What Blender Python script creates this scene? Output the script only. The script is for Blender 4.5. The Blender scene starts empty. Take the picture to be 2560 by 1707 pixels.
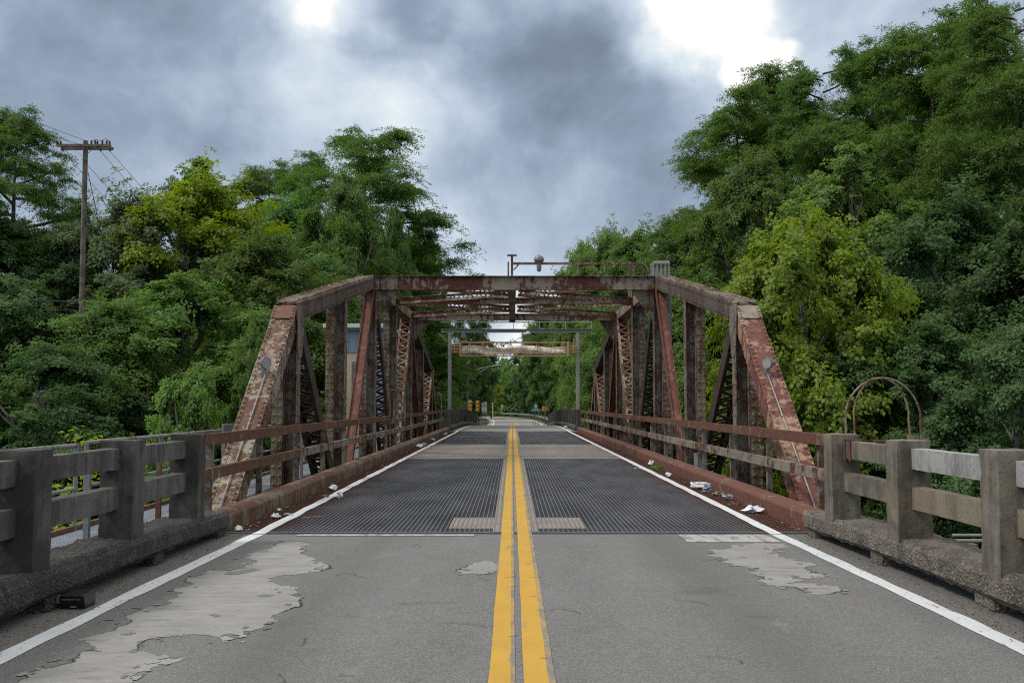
import bpy, math, random
import numpy as np
from mathutils import Vector, Matrix, noise as mnoise

S = bpy.context.scene
R = math.radians
random.seed(7)
np.random.seed(7)

# ------------------------------------------------------------------ camera, exposure
cam_d = bpy.data.cameras.new('camera')
cam_d.sensor_width = 36.0
cam_d.lens = 35.0
cam_d.clip_start = 0.1
cam_d.clip_end = 3000
cam = bpy.data.objects.new('camera', cam_d)
S.collection.objects.link(cam)
cam.location = (0, 0, 1.35)
cam.rotation_euler = (R(90 + 3.553), 0, 0)
S.camera = cam
S.view_settings.view_transform = 'Standard'
S.view_settings.look = 'None'
S.view_settings.exposure = 0.0
S.view_settings.gamma = 1.0
S.cycles.filter_width = 1.1
S.cycles.use_denoising = False

# ------------------------------------------------------------------ world: Nishita sky behind broken grey cloud
SUN_AZ, SUN_EL = R(-104), R(50)      # azimuth from the view direction, negative = left
W = bpy.data.worlds.new('World')
S.world = W
W.use_nodes = True
nt = W.node_tree
nt.nodes.clear()
def wn(t, **k):
    n = nt.nodes.new(t)
    for a, b in k.items(): setattr(n, a, b)
    return n
def wl(a, b): nt.links.new(a, b)
w_out = wn('ShaderNodeOutputWorld'); w_bg = wn('ShaderNodeBackground')
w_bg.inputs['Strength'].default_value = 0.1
wl(w_bg.outputs[0], w_out.inputs[0])
sky = wn('ShaderNodeTexSky', sky_type='NISHITA')
sky.sun_disc = False
sky.sun_elevation = SUN_EL
sky.sun_rotation = SUN_AZ
tc = wn('ShaderNodeTexCoord')
# cloud noise, flattened towards the horizon, warps both the cloud field and the big cloud masses
mp = wn('ShaderNodeMapping'); mp.inputs['Scale'].default_value = (3.4, 3.4, 4.1); mp.inputs['Location'].default_value = (1.3, 0.2, 0.5)
wl(tc.outputs['Generated'], mp.inputs['Vector'])
n1 = wn('ShaderNodeTexNoise'); n1.inputs['Scale'].default_value = 1.9; n1.inputs['Detail'].default_value = 9; n1.inputs['Roughness'].default_value = .58; n1.inputs['Distortion'].default_value = .15
wl(mp.outputs[0], n1.inputs['Vector'])
n2 = wn('ShaderNodeTexNoise'); n2.inputs['Scale'].default_value = 4.2; n2.inputs['Detail'].default_value = 5; n2.inputs['Roughness'].default_value = .5
wl(mp.outputs[0], n2.inputs['Vector'])
sub = wn('ShaderNodeVectorMath', operation='SUBTRACT'); sub.inputs[1].default_value = (.5, .5, .5)
wl(n2.outputs['Color'], sub.inputs[0])
scl = wn('ShaderNodeVectorMath', operation='SCALE'); scl.inputs['Scale'].default_value = .085
wl(sub.outputs[0], scl.inputs[0])
wadd = wn('ShaderNodeVectorMath', operation='ADD')
wl(tc.outputs['Generated'], wadd.inputs[0]); wl(scl.outputs[0], wadd.inputs[1])
wnorm = wn('ShaderNodeVectorMath', operation='NORMALIZE'); wl(wadd.outputs[0], wnorm.inputs[0])
def wmath(op, a, b=None, clamp=False):
    n = wn('ShaderNodeMath', operation=op); n.use_clamp = clamp
    for i, v in enumerate((a, b)):
        if v is None: continue
        if isinstance(v, (int, float)): n.inputs[i].default_value = v
        else: wl(v, n.inputs[i])
    return n.outputs[0]
# cloud masses: azimuth (deg, + = right), elevation (deg), radius (deg), lightness added
MASSES = [(-26, 21, 9, -.15), (-19, 25, 6, -.12), (-24, 12, 6, -.08), (-14.5, 19, 4.5, .12), (-11.0, 23.4, 3.2, .40),
          (-7.6, 21.5, 2.6, -.30), (-9, 17, 4.5, .10), (-5, 18.5, 3.5, .12), (1.5, 21.5, 4.6, -.17), (6.3, 19.0, 4.4, -.10), (8.8, 16.2, 3.8, -.11),
          (4, 14.5, 6, -.16), (9.4, 23.4, 4.4, .36), (11.6, 21.8, 3.4, .18), (14.2, 18.6, 1.3, .35), (17, 22, 4.5, .12), (-1, 9, 5.5, .06), (-2.5, 14, 3.2, .05), (9, 12.5, 3.5, -.06), (3, 5, 5, .10), (0, 3, 1.6, .2)]
acc = wmath('ADD', wmath('MULTIPLY', wmath('SUBTRACT', n1.outputs['Fac'], .5), 1.05), .585)
for az, el, rad, amt in MASSES:
    a, e = R(az), R(el)
    d = (math.sin(a) * math.cos(e), math.cos(a) * math.cos(e), math.sin(e))
    dot = wn('ShaderNodeVectorMath', operation='DOT_PRODUCT'); dot.inputs[1].default_value = d
    wl(wnorm.outputs[0], dot.inputs[0])
    mr = wn('ShaderNodeMapRange', interpolation_type='SMOOTHSTEP')
    mr.inputs['From Min'].default_value = math.cos(R(rad * 1.5)); mr.inputs['From Max'].default_value = math.cos(R(rad * .25))
    mr.inputs['To Min'].default_value = 0; mr.inputs['To Max'].default_value = amt
    wl(dot.outputs['Value'], mr.inputs['Value'])
    acc = wmath('ADD', acc, mr.outputs[0])
cr = wn('ShaderNodeValToRGB')
cr.color_ramp.elements[0].position = 0.0; cr.color_ramp.elements[0].color = (.15, .18, .26, 1)
cr.color_ramp.elements[1].position = 1.0; cr.color_ramp.elements[1].color = (1.0, 1.0, .97, 1)
for p, c in ((.22, (.195, .243, .32, 1)), (.42, (.29, .36, .465, 1)), (.66, (.49, .575, .70, 1)), (.88, (.74, .82, .87, 1))):
    e_ = cr.color_ramp.elements.new(p); e_.color = c
wl(acc, cr.inputs[0])
# overcast brightened overhead, outside the picture, to add light to the scene
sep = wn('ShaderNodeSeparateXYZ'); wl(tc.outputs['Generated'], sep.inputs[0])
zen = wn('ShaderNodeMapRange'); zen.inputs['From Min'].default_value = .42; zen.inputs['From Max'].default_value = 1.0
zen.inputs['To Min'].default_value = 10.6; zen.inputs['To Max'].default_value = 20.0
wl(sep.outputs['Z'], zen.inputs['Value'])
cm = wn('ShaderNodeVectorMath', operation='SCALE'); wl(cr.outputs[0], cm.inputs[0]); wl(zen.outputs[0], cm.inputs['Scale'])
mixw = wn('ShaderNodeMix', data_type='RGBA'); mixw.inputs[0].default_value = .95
neu = wn('ShaderNodeMix', data_type='RGBA')          # unseen overhead cloud whitened so the light it adds is neutral
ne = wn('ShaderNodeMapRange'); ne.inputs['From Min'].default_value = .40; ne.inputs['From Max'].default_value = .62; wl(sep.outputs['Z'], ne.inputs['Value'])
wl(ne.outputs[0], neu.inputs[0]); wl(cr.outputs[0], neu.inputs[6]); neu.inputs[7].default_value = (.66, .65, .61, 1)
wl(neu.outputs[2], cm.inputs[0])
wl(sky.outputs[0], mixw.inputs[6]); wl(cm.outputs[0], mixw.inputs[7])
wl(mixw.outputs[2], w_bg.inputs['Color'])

# ------------------------------------------------------------------ sun, weak and very soft under cloud
sl = bpy.data.lights.new('sun', 'SUN'); sl.energy = 2.0; sl.angle = R(11); sl.color = (1, .96, .90)
so = bpy.data.objects.new('sun', sl); S.collection.objects.link(so)
sd = Vector((math.sin(SUN_AZ) * math.cos(SUN_EL), math.cos(SUN_AZ) * math.cos(SUN_EL), math.sin(SUN_EL)))
so.rotation_euler = (-sd).to_track_quat('-Z', 'Y').to_euler()
so.location = (-20, -10, 40)

# ------------------------------------------------------------------ helpers
C = S.collection
def root_loc(o):
    v = Vector((0, 0, 0))
    while o is not None:
        v += o.location; o = o.parent
    return v
def props(o, label=None, cat=None, group=None, kind=None):
    for k, v in (('label', label), ('category', cat), ('group', group), ('kind', kind)):
        if v: o[k] = v
    return o
def thing(name, loc, label, cat, group=None):
    o = bpy.data.objects.new(name, None); C.objects.link(o); o.location = loc
    o.empty_display_size = .2
    return props(o, label, cat, group)

class MB:
    def __init__(s): s.v = []; s.f = []
    def add(s, vs, fs):
        b = len(s.v); s.v += [tuple(v) for v in vs]; s.f += [tuple(b + i for i in f) for f in fs]
    def box(s, x0, x1, y0, y1, z0, z1):
        if x0 > x1: x0, x1 = x1, x0
        if y0 > y1: y0, y1 = y1, y0
        if z0 > z1: z0, z1 = z1, z0
        s.add([(x0, y0, z0), (x1, y0, z0), (x1, y1, z0), (x0, y1, z0), (x0, y0, z1), (x1, y0, z1), (x1, y1, z1), (x0, y1, z1)],
              [(3, 2, 1, 0), (4, 5, 6, 7), (0, 1, 5, 4), (1, 2, 6, 5), (2, 3, 7, 6), (3, 0, 4, 7)])
    def bar(s, p0, p1, w, h, side=(1, 0, 0)):
        """rectangular bar p0-p1; w along 'side', h along the third axis"""
        p0, p1 = Vector(p0), Vector(p1); d = (p1 - p0).normalized(); sd_ = Vector(side)
        sd_ = (sd_ - d * sd_.dot(d))
        if sd_.length < 1e-4: sd_ = d.orthogonal()
        sd_.normalize(); up = d.cross(sd_)
        a, b = sd_ * w / 2, up * h / 2
        vs = [p + q for p in (p0, p1) for q in (-a - b, a - b, a + b, -a + b)]
        s.add(vs, [(3, 2, 1, 0), (4, 5, 6, 7), (0, 1, 5, 4), (1, 2, 6, 5), (2, 3, 7, 6), (3, 0, 4, 7)])
    def tube(s, pts, r, n=8, caps=True):
        pts = [Vector(p) for p in pts]; rs = r if isinstance(r, (list, tuple)) else [r] * len(pts)
        b = len(s.v); prev = None
        for i, p in enumerate(pts):
            d = (pts[min(i + 1, len(pts) - 1)] - pts[max(i - 1, 0)]).normalized()
            a = prev - d * prev.dot(d) if prev is not None else d.orthogonal()
            if a.length < 1e-5: a = d.orthogonal()
            a.normalize(); prev = a; c = d.cross(a)
            for k in range(n):
                t = 2 * math.pi * k / n
                s.v.append(tuple(p + (a * math.cos(t) + c * math.sin(t)) * rs[i]))
        for i in range(len(pts) - 1):
            for k in range(n):
                k2 = (k + 1) % n
                s.f.append((b + i * n + k, b + i * n + k2, b + (i + 1) * n + k2, b + (i + 1) * n + k))
        if caps:
            s.f.append(tuple(b + k for k in reversed(range(n))))
            s.f.append(tuple(b + (len(pts) - 1) * n + k for k in range(n)))
    def lathe(s, prof, c, axis=(0, 0, 1), n=16):
        ax = Vector(axis).normalized(); a = ax.orthogonal().normalized(); d = ax.cross(a); c = Vector(c); b = len(s.v)
        for r, h in prof:
            for k in range(n):
                t = 2 * math.pi * k / n
                s.v.append(tuple(c + ax * h + (a * math.cos(t) + d * math.sin(t)) * max(r, 1e-4)))
        for i in range(len(prof) - 1):
            for k in range(n):
                k2 = (k + 1) % n
                s.f.append((b + i * n + k, b + i * n + k2, b + (i + 1) * n + k2, b + (i + 1) * n + k))
        s.f.append(tuple(b + k for k in reversed(range(n)))); s.f.append(tuple(b + (len(prof) - 1) * n + k for k in range(n)))
    def rivet(s, p, nrm, r=.016):
        r *= 1.25; nrm = Vector(nrm).normalized(); a = nrm.orthogonal().normalized(); d = nrm.cross(a); p = Vector(p); vs = []
        for rr, h in ((r, -.002), (r * .75, r * .65)):
            for k in range(6):
                t = math.pi / 3 * k; vs.append(p + nrm * h + (a * math.cos(t) + d * math.sin(t)) * rr)
        vs.append(p + nrm * r * .9)
        fs = [(k, (k + 1) % 6, 6 + (k + 1) % 6, 6 + k) for k in range(6)] + [(6 + k, 6 + (k + 1) % 6, 12) for k in range(6)]
        s.add(vs, fs)
    def rivets(s, p0, p1, step, nrm, r=.016):
        p0, p1 = Vector(p0), Vector(p1); n = max(2, int((p1 - p0).length / step))
        for i in range(n + 1): s.rivet(p0.lerp(p1, i / n), nrm, r)
    def prism(s, poly, axis, a0, a1):
        """polygon in the plane across 'axis' (0 x: (y,z); 1 y: (x,z); 2 z: (x,y)), extruded a0..a1"""
        def mk(p, a):
            return (a, p[0], p[1]) if axis == 0 else ((p[0], a, p[1]) if axis == 1 else (p[0], p[1], a))
        n = len(poly)
        s.add([mk(p, a0) for p in poly] + [mk(p, a1) for p in poly],
              [tuple(reversed(range(n))), tuple(range(n, 2 * n))] + [(i, (i + 1) % n, n + (i + 1) % n, n + i) for i in range(n)])
    def rough(s, x0, x1, y0, y1, z0, z1, step=.05, amp=.006, fr=9, seed=0, chamf=0):
        """a box as a fine grid with an uneven, weathered skin and worn edges"""
        nx, ny, nz = [max(2, int(round((b - a) / step))) for a, b in ((x0, x1), (y0, y1), (z0, z1))]
        idx = {}; c = Vector(((x0 + x1) / 2, (y0 + y1) / 2, (z0 + z1) / 2)); off = Vector((seed * 3.1, seed * 1.7, 0))
        def vid(i, j, k):
            if (i, j, k) in idx: return idx[(i, j, k)]
            p = Vector((x0 + (x1 - x0) * i / nx, y0 + (y1 - y0) * j / ny, z0 + (z1 - z0) * k / nz))
            ex = sum(((i in (0, nx)), (j in (0, ny)), (k in (0, nz))))
            n_ = Vector(((i == nx) - (i == 0), (j == ny) - (j == 0), (k == nz) - (k == 0))).normalized()
            q = p + n_ * (mnoise.noise((p + off) * fr) * amp + mnoise.noise((p + off) * fr * 3.7) * amp * .5)
            if ex >= 2: q -= n_ * (chamf + abs(mnoise.noise((p + off) * fr * .7)) * amp * 1.6)
            idx[(i, j, k)] = len(s.v); s.v.append(tuple(q)); return idx[(i, j, k)]
        for i in range(nx):
            for j in range(ny):
                s.f.append((vid(i, j, 0), vid(i, j + 1, 0), vid(i + 1, j + 1, 0), vid(i + 1, j, 0)))
                s.f.append((vid(i, j, nz), vid(i + 1, j, nz), vid(i + 1, j + 1, nz), vid(i, j + 1, nz)))
        for i in range(nx):
            for k in range(nz):
                s.f.append((vid(i, 0, k), vid(i + 1, 0, k), vid(i + 1, 0, k + 1), vid(i, 0, k + 1)))
                s.f.append((vid(i, ny, k), vid(i, ny, k + 1), vid(i + 1, ny, k + 1), vid(i + 1, ny, k)))
        for j in range(ny):
            for k in range(nz):
                s.f.append((vid(0, j, k), vid(0, j, k + 1), vid(0, j + 1, k + 1), vid(0, j + 1, k)))
                s.f.append((vid(nx, j, k), vid(nx, j + 1, k), vid(nx, j + 1, k + 1), vid(nx, j, k + 1)))
    def build(s, name, mat, parent=None, bevel=0, smooth=False, label=None):
        L = root_loc(parent) if parent is not None else Vector((0, 0, 0))
        me = bpy.data.meshes.new(name)
        me.from_pydata([(v[0] - L.x, v[1] - L.y, v[2] - L.z) for v in s.v], [], s.f)
        me.materials.append(mat); me.update()
        if smooth:
            me.polygons.foreach_set('use_smooth', [True] * len(me.polygons)); me.set_sharp_from_angle(angle=R(40))
        o = bpy.data.objects.new(name, me); C.objects.link(o)
        if parent is not None: o.parent = parent
        if bevel:
            m = o.modifiers.new('bevel', 'BEVEL'); m.width = bevel; m.segments = 2; m.limit_method = 'ANGLE'
        if label: o['label'] = label
        return o
def struct(name, mb, mat, **k):
    o = mb.build(name, mat, **k); o['kind'] = 'structure'; return o

# ------------------------------------------------------------------ materials
class MT:
    def __init__(s, name):
        s.m = bpy.data.materials.new(name); s.m.use_nodes = True; s.t = s.m.node_tree; s.t.nodes.clear()
        s.out = s.n('ShaderNodeOutputMaterial'); s.b = s.n('ShaderNodeBsdfPrincipled'); s.l(s.b.outputs[0], s.out.inputs[0])
        s.b.inputs['Roughness'].default_value = .8
        s.geo = s.n('ShaderNodeNewGeometry').outputs['Position']
    def n(s, t, **k):
        x = s.t.nodes.new(t)
        for a, b in k.items(): setattr(x, a, b)
        return x
    def l(s, a, b): s.t.links.new(a, b)
    def set(s, sock, v):
        if isinstance(v, (int, float)): sock.default_value = v
        elif isinstance(v, tuple): sock.default_value = v if len(v) == 4 or sock.type != 'RGBA' else (*v, 1)
        else: s.l(v, sock)
    def noise(s, scale, detail=5, rough=.6, stretch=None, loc=(0, 0, 0), vec=None, dist=0):
        v = vec or s.geo
        if stretch or loc != (0, 0, 0):
            m = s.n('ShaderNodeMapping'); m.inputs['Scale'].default_value = stretch or (1, 1, 1); m.inputs['Location'].default_value = loc
            s.l(v, m.inputs['Vector']); v = m.outputs[0]
        x = s.n('ShaderNodeTexNoise'); x.inputs['Scale'].default_value = scale; x.inputs['Detail'].default_value = detail
        x.inputs['Roughness'].default_value = rough; x.inputs['Distortion'].default_value = dist
        s.l(v, x.inputs['Vector']); return x.outputs['Fac']
    def voro(s, scale, out='Distance', feature='F1'):
        x = s.n('ShaderNodeTexVoronoi', feature=feature); x.inputs['Scale'].default_value = scale; s.l(s.geo, x.inputs['Vector'])
        return x.outputs[out]
    def ramp(s, v, lo, hi, a=0., b=1.):
        x = s.n('ShaderNodeMapRange'); x.inputs['From Min'].default_value = lo; x.inputs['From Max'].default_value = hi
        x.inputs['To Min'].default_value = a; x.inputs['To Max'].default_value = b; s.l(v, x.inputs['Value']); return x.outputs[0]
    def math(s, op, a, b=0., clamp=False):
        x = s.n('ShaderNodeMath', operation=op); x.use_clamp = clamp; s.set(x.inputs[0], a); s.set(x.inputs[1], b); return x.outputs[0]
    def mix(s, f, a, b, mode='MIX'):
        x = s.n('ShaderNodeMix', data_type='RGBA', blend_type=mode); s.set(x.inputs[0], f); s.set(x.inputs[6], a); s.set(x.inputs[7], b); return x.outputs[2]
    def bump(s, h, strength=.3, dist=.01):
        x = s.n('ShaderNodeBump'); x.inputs['Strength'].default_value = strength; x.inputs['Distance'].default_value = dist
        s.l(h, x.inputs['Height']); s.l(x.outputs[0], s.b.inputs['Normal'])
    def done(s, col, rough=None, metal=None):
        s.set(s.b.inputs['Base Color'], col)
        if rough is not None: s.set(s.b.inputs['Roughness'], rough)
        if metal is not None: s.set(s.b.inputs['Metallic'], metal)
        return s.m

def steel(name, paint, rust, amt, rust2=None, chip=None, chip_amt=.0, fresh=None, fresh_amt=0, fr=1.6, rough=.72):
    """weathered painted steel: paint, rust patches with runs, flaking chips, optional second coat showing"""
    m = MT(name); rust2 = rust2 or tuple(c * .45 for c in rust)
    big = m.noise(fr, 9, .68, dist=.6); run = m.noise(9, 5, .65, stretch=(1, 1, .10), loc=(3, 1, 2)); mid = m.noise(7.5, 8, .72, loc=(1, 6, 3))
    f = m.math('ADD', m.math('MULTIPLY', big, .48), m.math('ADD', m.math('MULTIPLY', run, .27), m.math('MULTIPLY', mid, .25)))
    th = .33 + .34 * (1 - amt)
    k = m.ramp(f, th - .012, th + .02); halo = m.ramp(f, th - .085, th + .01, 0, .6)
    base = paint
    if fresh:
        k2 = m.ramp(m.noise(fr * 2.1, 8, .7, loc=(9, 4, 1), dist=.9), .62 - fresh_amt * .3, .65 - fresh_amt * .3)
        base = m.mix(k2, base, fresh)
    mott = m.noise(14, 5, .6)
    base = m.mix(m.ramp(mott, .3, .75, .0, .45), base, tuple(c * .55 for c in paint))
    rc = m.mix(m.ramp(m.noise(11, 7, .7, loc=(2, 7, 3)), .36, .66), rust, rust2)
    base = m.mix(halo, base, tuple(x * .45 + y * .55 for x, y in zip(paint, rust)))
    col = m.mix(k, base, rc)
    if chip:
        kc = m.ramp(m.noise(13, 7, .72, loc=(5, 5, 8), dist=1.2), .70 - chip_amt * .28, .715 - chip_amt * .28)
        col = m.mix(kc, col, chip)
    m.bump(m.math('ADD', m.math('MULTIPLY', k, -.6), m.math('MULTIPLY', m.noise(38, 4, .65), .8)), .55, .006)
    return m.done(col, m.ramp(f, .3, .7, rough - .15, rough + .15))

OLIVE = (.13, .125, .095); GREY = (.145, .145, .128); RUST = (.125, .038, .024); RED = (.14, .034, .026); TAN = (.33, .235, .16)
M = {}
M['post'] = steel('steel_post', (.19, .18, .145), (.13, .066, .037), .50, rust2=(.045, .025, .018), chip=(.45, .40, .33), chip_amt=.30, fr=2.6)
M['post_olive'] = steel('steel_post_olive', (.205, .18, .115), (.14, .068, .034), .48, rust2=(.055, .03, .016), chip=(.40, .34, .24), chip_amt=.28, fr=2.8)
M['end_l'] = steel('steel_end_post_flaking', (.29, .275, .225), (.135, .060, .036), .53, rust2=(.065, .03, .025), chip=(.47, .37, .17), chip_amt=.42, fr=1.3)
M['end_r'] = steel('steel_end_post_red', (.38, .25, .165), (.165, .060, .041), .55, rust2=(.10, .028, .025), chip=(.38, .30, .23), chip_amt=.18, fr=1.1)
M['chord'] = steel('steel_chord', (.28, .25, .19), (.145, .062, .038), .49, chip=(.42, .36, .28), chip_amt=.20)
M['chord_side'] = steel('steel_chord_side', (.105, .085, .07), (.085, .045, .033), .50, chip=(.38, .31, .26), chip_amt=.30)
M['beam'] = steel('steel_portal', (.35, .31, .24), (.155, .053, .032), .52, rust2=(.06, .02, .016), chip=(.4, .35, .26), chip_amt=.02, fr=.75)
M['lace'] = steel('steel_lacing', (.33, .28, .20), (.165, .070, .04), .56, chip=(.4, .35, .28), chip_amt=.1)
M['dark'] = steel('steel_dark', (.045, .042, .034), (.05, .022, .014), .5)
M['reddiag'] = steel('steel_red_diagonal', (.22, .09, .06), (.165, .056, .034), .6, chip=(.5, .42, .36), chip_amt=.0)
M['rail_red'] = steel('steel_guard_rail', (.19, .17, .13), (.155, .064, .035), .66, chip=(.3, .2, .14), chip_amt=.05)
M['rail_grey'] = steel('steel_guard_rail_lower', (.25, .24, .195), (.12, .045, .026), .47)
M['curb_red'] = steel('steel_curb_red', (.28, .19, .13), (.155, .070, .044), .68, rust2=(.12, .042, .030), chip=(.33, .22, .16), chip_amt=.12, fr=2.2)
M['curb_olive'] = steel('steel_curb_olive', (.18, .17, .105), (.15, .066, .038), .52, rust2=(.085, .03, .022), fr=2.4)
M['pipe'] = steel('galvanised_pipe', (.25, .26, .25), (.17, .09, .06), .38, chip=(.4, .38, .34), chip_amt=.1, fr=4)
M['pipe_grey'] = steel('galvanised_post', (.21, .23, .235), (.12, .06, .04), .15)
M['rustpipe'] = steel('rusty_pipe', (.27, .215, .155), (.15, .075, .045), .5, fr=5)
M['gate_grey'] = steel('gate_paint', (.36, .37, .34), (.2, .11, .07), .2)
M['salmon'] = steel('salmon_paint', (.66, .36, .21), (.42, .22, .11), .35, fr=3)
M['plate'] = steel('grey_plate', (.20, .21, .21), (.13, .12, .11), .3)

def simple(name, col, rough=.6, metal=0, var=.25, fr=6):
    m = MT(name)
    c = m.mix(m.ramp(m.noise(fr, 6, .65), .3, .7, 0, 1), tuple(x * (1 - var) for x in col), tuple(min(1, x * (1 + var * .5)) for x in col))
    return m.done(c, rough, metal)
M['white'] = simple('white_paint_metal', (.62, .63, .62), .5, 0, .12)
M['blue'] = simple('blue_siding', (.26, .335, .44), .5, 0, .12, 2)
M['cream'] = simple('cream_door', (.56, .47, .31), .55, 0, .12, 3)
M['darkglass'] = simple('dark_glass', (.02, .024, .026), .15)
M['lampgrey'] = simple('lamp_grey', (.20, .20, .195), .45, .3, .2, 12)
M['lens'] = simple('lamp_lens', (.34, .34, .32), .1, 0, .2, 20)
M['conduit'] = simple('conduit', (.31, .295, .265), .5, .2, .3, 9)
M['wood'] = steel('pole_wood', (.19, .155, .125), (.11, .09, .075), .5, fr=2)
M['insul'] = simple('insulator', (.03, .028, .03), .3)
M['wire'] = simple('wire', (.03, .03, .032), .6)
M['yellowbox'] = simple('signal_yellow', (.55, .29, .035), .5)
M['green_sign'] = simple('green_sign', (.01, .19, .12), .45, 0, .1)
M['orange_sign'] = simple('orange_sign', (.75, .38, .02), .5, 0, .1)
M['signwhite'] = simple('sign_white', (.60, .62, .62), .5, 0, .1)
M['black'] = simple('black_plastic', (.012, .012, .013), .35)
M['litter'] = simple('white_litter', (.72, .74, .78), .6, 0, .15, 30)
M['litter_blue'] = simple('blue_litter', (.40, .46, .56), .5, 0, .4, 40)
M['twig'] = simple('twig', (.27, .22, .18), .8, 0, .3, 30)
M['cloth'] = simple('pale_net', (.90, .87, .77), .8, 0, .25, 3)

def concrete(name, col, dark, amt, moss=None, agg=0, fr=2.2):
    m = MT(name)
    f = m.noise(fr, 8, .68, dist=.4); runs = m.noise(9, 4, .6, stretch=(1, 1, .12), loc=(1, 4, 2))
    k = m.ramp(m.math('ADD', m.math('MULTIPLY', f, .6), m.math('MULTIPLY', runs, .4)), .62 - amt * .3, .72 - amt * .25)
    c = m.mix(k, col, dark)
    if moss: c = m.mix(m.ramp(m.noise(fr * 1.3, 7, .7, loc=(6, 2, 9)), .52, .68, 0, .75), c, moss)
    pit = m.ramp(m.noise(34, 4, .7, loc=(3, 8, 1)), .60, .66)
    c = m.mix(m.math('MULTIPLY', pit, .6), c, tuple(x * .4 for x in dark))
    fine = m.noise(110, 3, .7)
    c = m.mix(m.ramp(fine, .38, .68, .0, .55), c, tuple(x * .5 for x in col))
    h = m.math('ADD', m.math('MULTIPLY', fine, .5), m.noise(26, 5, .7))
    if agg:
        v = m.voro(46, 'Distance'); vc = m.voro(46, 'Color')
        sp = m.n('ShaderNodeSeparateColor'); m.l(vc, sp.inputs[0])
        peb = m.math('MULTIPLY', m.ramp(v, .55, .25), m.ramp(sp.outputs[0], .45, .95))
        c = m.mix(m.math('MULTIPLY', peb, agg), c, tuple(min(1, x * 2.3 + .03) for x in col))
        h = m.math('ADD', h, m.math('MULTIPLY', m.ramp(v, .7, .1), 1.6))
    h = m.math('SUBTRACT', h, m.math('MULTIPLY', pit, .6))
    m.bump(h, .8 if agg else .6, .012 if agg else .008)
    return m.done(c, .92)
M['conc_dark'] = concrete('concrete_dark_weathered', (.105, .098, .090), (.032, .030, .028), .72)
M['conc_dark_rail'] = concrete('concrete_dark_rail', (.150, .142, .132), (.048, .045, .042), .62)
M['conc_dark_curb'] = concrete('concrete_dark_curb', (.080, .074, .068), (.030, .028, .026), .7, agg=.65)
M['conc_light'] = concrete('concrete_weathered', (.21, .187, .15), (.075, .066, .054), .62, moss=(.19, .14, .07))
M['conc_light_curb'] = concrete('concrete_weathered_curb', (.195, .17, .14), (.080, .07, .056), .55, agg=.5)
M['conc_white'] = concrete('concrete_whitewashed', (.37, .37, .36), (.17, .165, .155), .55)
M['conc_brown'] = concrete('concrete_brown_stained', (.24, .205, .15), (.15, .125, .085), .5, moss=(.20, .15, .07))
M['conc_far'] = concrete('concrete_far_rail', (.115, .108, .098), (.05, .047, .042), .6)
def patchm():
    m = MT('exposed_concrete')
    c = m.mix(m.ramp(m.noise(2.4, 8, .7), .3, .7), (.235, .232, .227), (.345, .340, .330))
    c = m.mix(m.ramp(m.noise(7, 7, .75, stretch=(.45, 1.6, 1), loc=(3, 3, 0)), .52, .66, 0, .75), c, (.15, .147, .143))
    c = m.mix(m.ramp(m.noise(16, 6, .75, stretch=(.4, 1.4, 1), loc=(8, 1, 0)), .63, .67, 0, .8), c, (.09, .088, .086))
    f = m.noise(90, 3, .75); c = m.mix(m.ramp(f, .42, .68, 0, .5), c, (.14, .137, .132)); m.bump(f, .4, .004)
    return m.done(c, .9)
M['patch'] = patchm()
M['fill'] = concrete('concrete_fill', (.265, .24, .21), (.19, .172, .15), .5)
M['abut'] = concrete('abutment', (.17, .16, .14), (.08, .075, .065), .6)

def asphalt():
    m = MT('worn_asphalt')
    s1 = m.noise(110, 4, .78); s2 = m.voro(120, 'Color'); sp = m.n('ShaderNodeSeparateColor'); m.l(s2, sp.inputs[0])
    big = m.noise(.9, 6, .6, stretch=(1.6, .45, 1)); blot = m.noise(3.5, 6, .65)
    c = m.mix(m.ramp(big, .3, .7), (.132, .133, .136), (.196, .196, .198))
    c = m.mix(m.ramp(blot, .35, .7, 0, .35), c, (.12, .117, .113))
    # wheel tracks rubbed pale down each lane
    x = m.n('ShaderNodeSeparateXYZ'); m.l(m.geo, x.inputs[0])
    ax = m.math('ABSOLUTE', m.math('SUBTRACT', x.outputs[0], .06))
    sh = m.ramp(m.math('ADD', ax, m.math('MULTIPLY', big, .3)), 2.72, 2.95)
    c = m.mix(m.math('MULTIPLY', sh, .6), c, (.13, .115, .098))
    c = m.mix(m.ramp(sp.outputs[0], .3, .95, 0, .6), c, m.mix(.6, c, (.42, .41, .40)))
    c = m.mix(m.ramp(s1, .42, .66, 0, .68), c, (.042, .041, .041))
    # oil-dark lane centres, paler rubbed wheel paths, tar stains
    lane = m.math('ABSOLUTE', m.math('SUBTRACT', ax, 1.35)); st = m.noise(2.2, 6, .7, stretch=(1, .28, 1), loc=(7, 1, 0))
    c = m.mix(m.math('MULTIPLY', m.ramp(m.math('ADD', lane, m.math('MULTIPLY', st, .6)), .75, .25), .42), c, (.085, .083, .081))
    c = m.mix(m.ramp(m.noise(1.3, 7, .72, loc=(2, 9, 4)), .60, .70, 0, .5), c, (.075, .073, .072))
    c = m.mix(m.ramp(m.noise(2.6, 7, .7, stretch=(1, .5, 1), loc=(12, 3, 0)), .62, .74, 0, .45), c, (.30, .29, .275))
    # dark pocks and hairline cracks
    pk = m.ramp(m.noise(7.5, 6, .78, stretch=(1, .55, 1), loc=(4, 4, 4)), .685, .70)
    c = m.mix(m.math('MULTIPLY', pk, .7), c, (.05, .05, .05))
    m.bump(m.math('ADD', s1, m.math('MULTIPLY', sp.outputs[1], .7)), .55, .006)
    return m.done(c, .88)
M['asphalt'] = asphalt()
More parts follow.
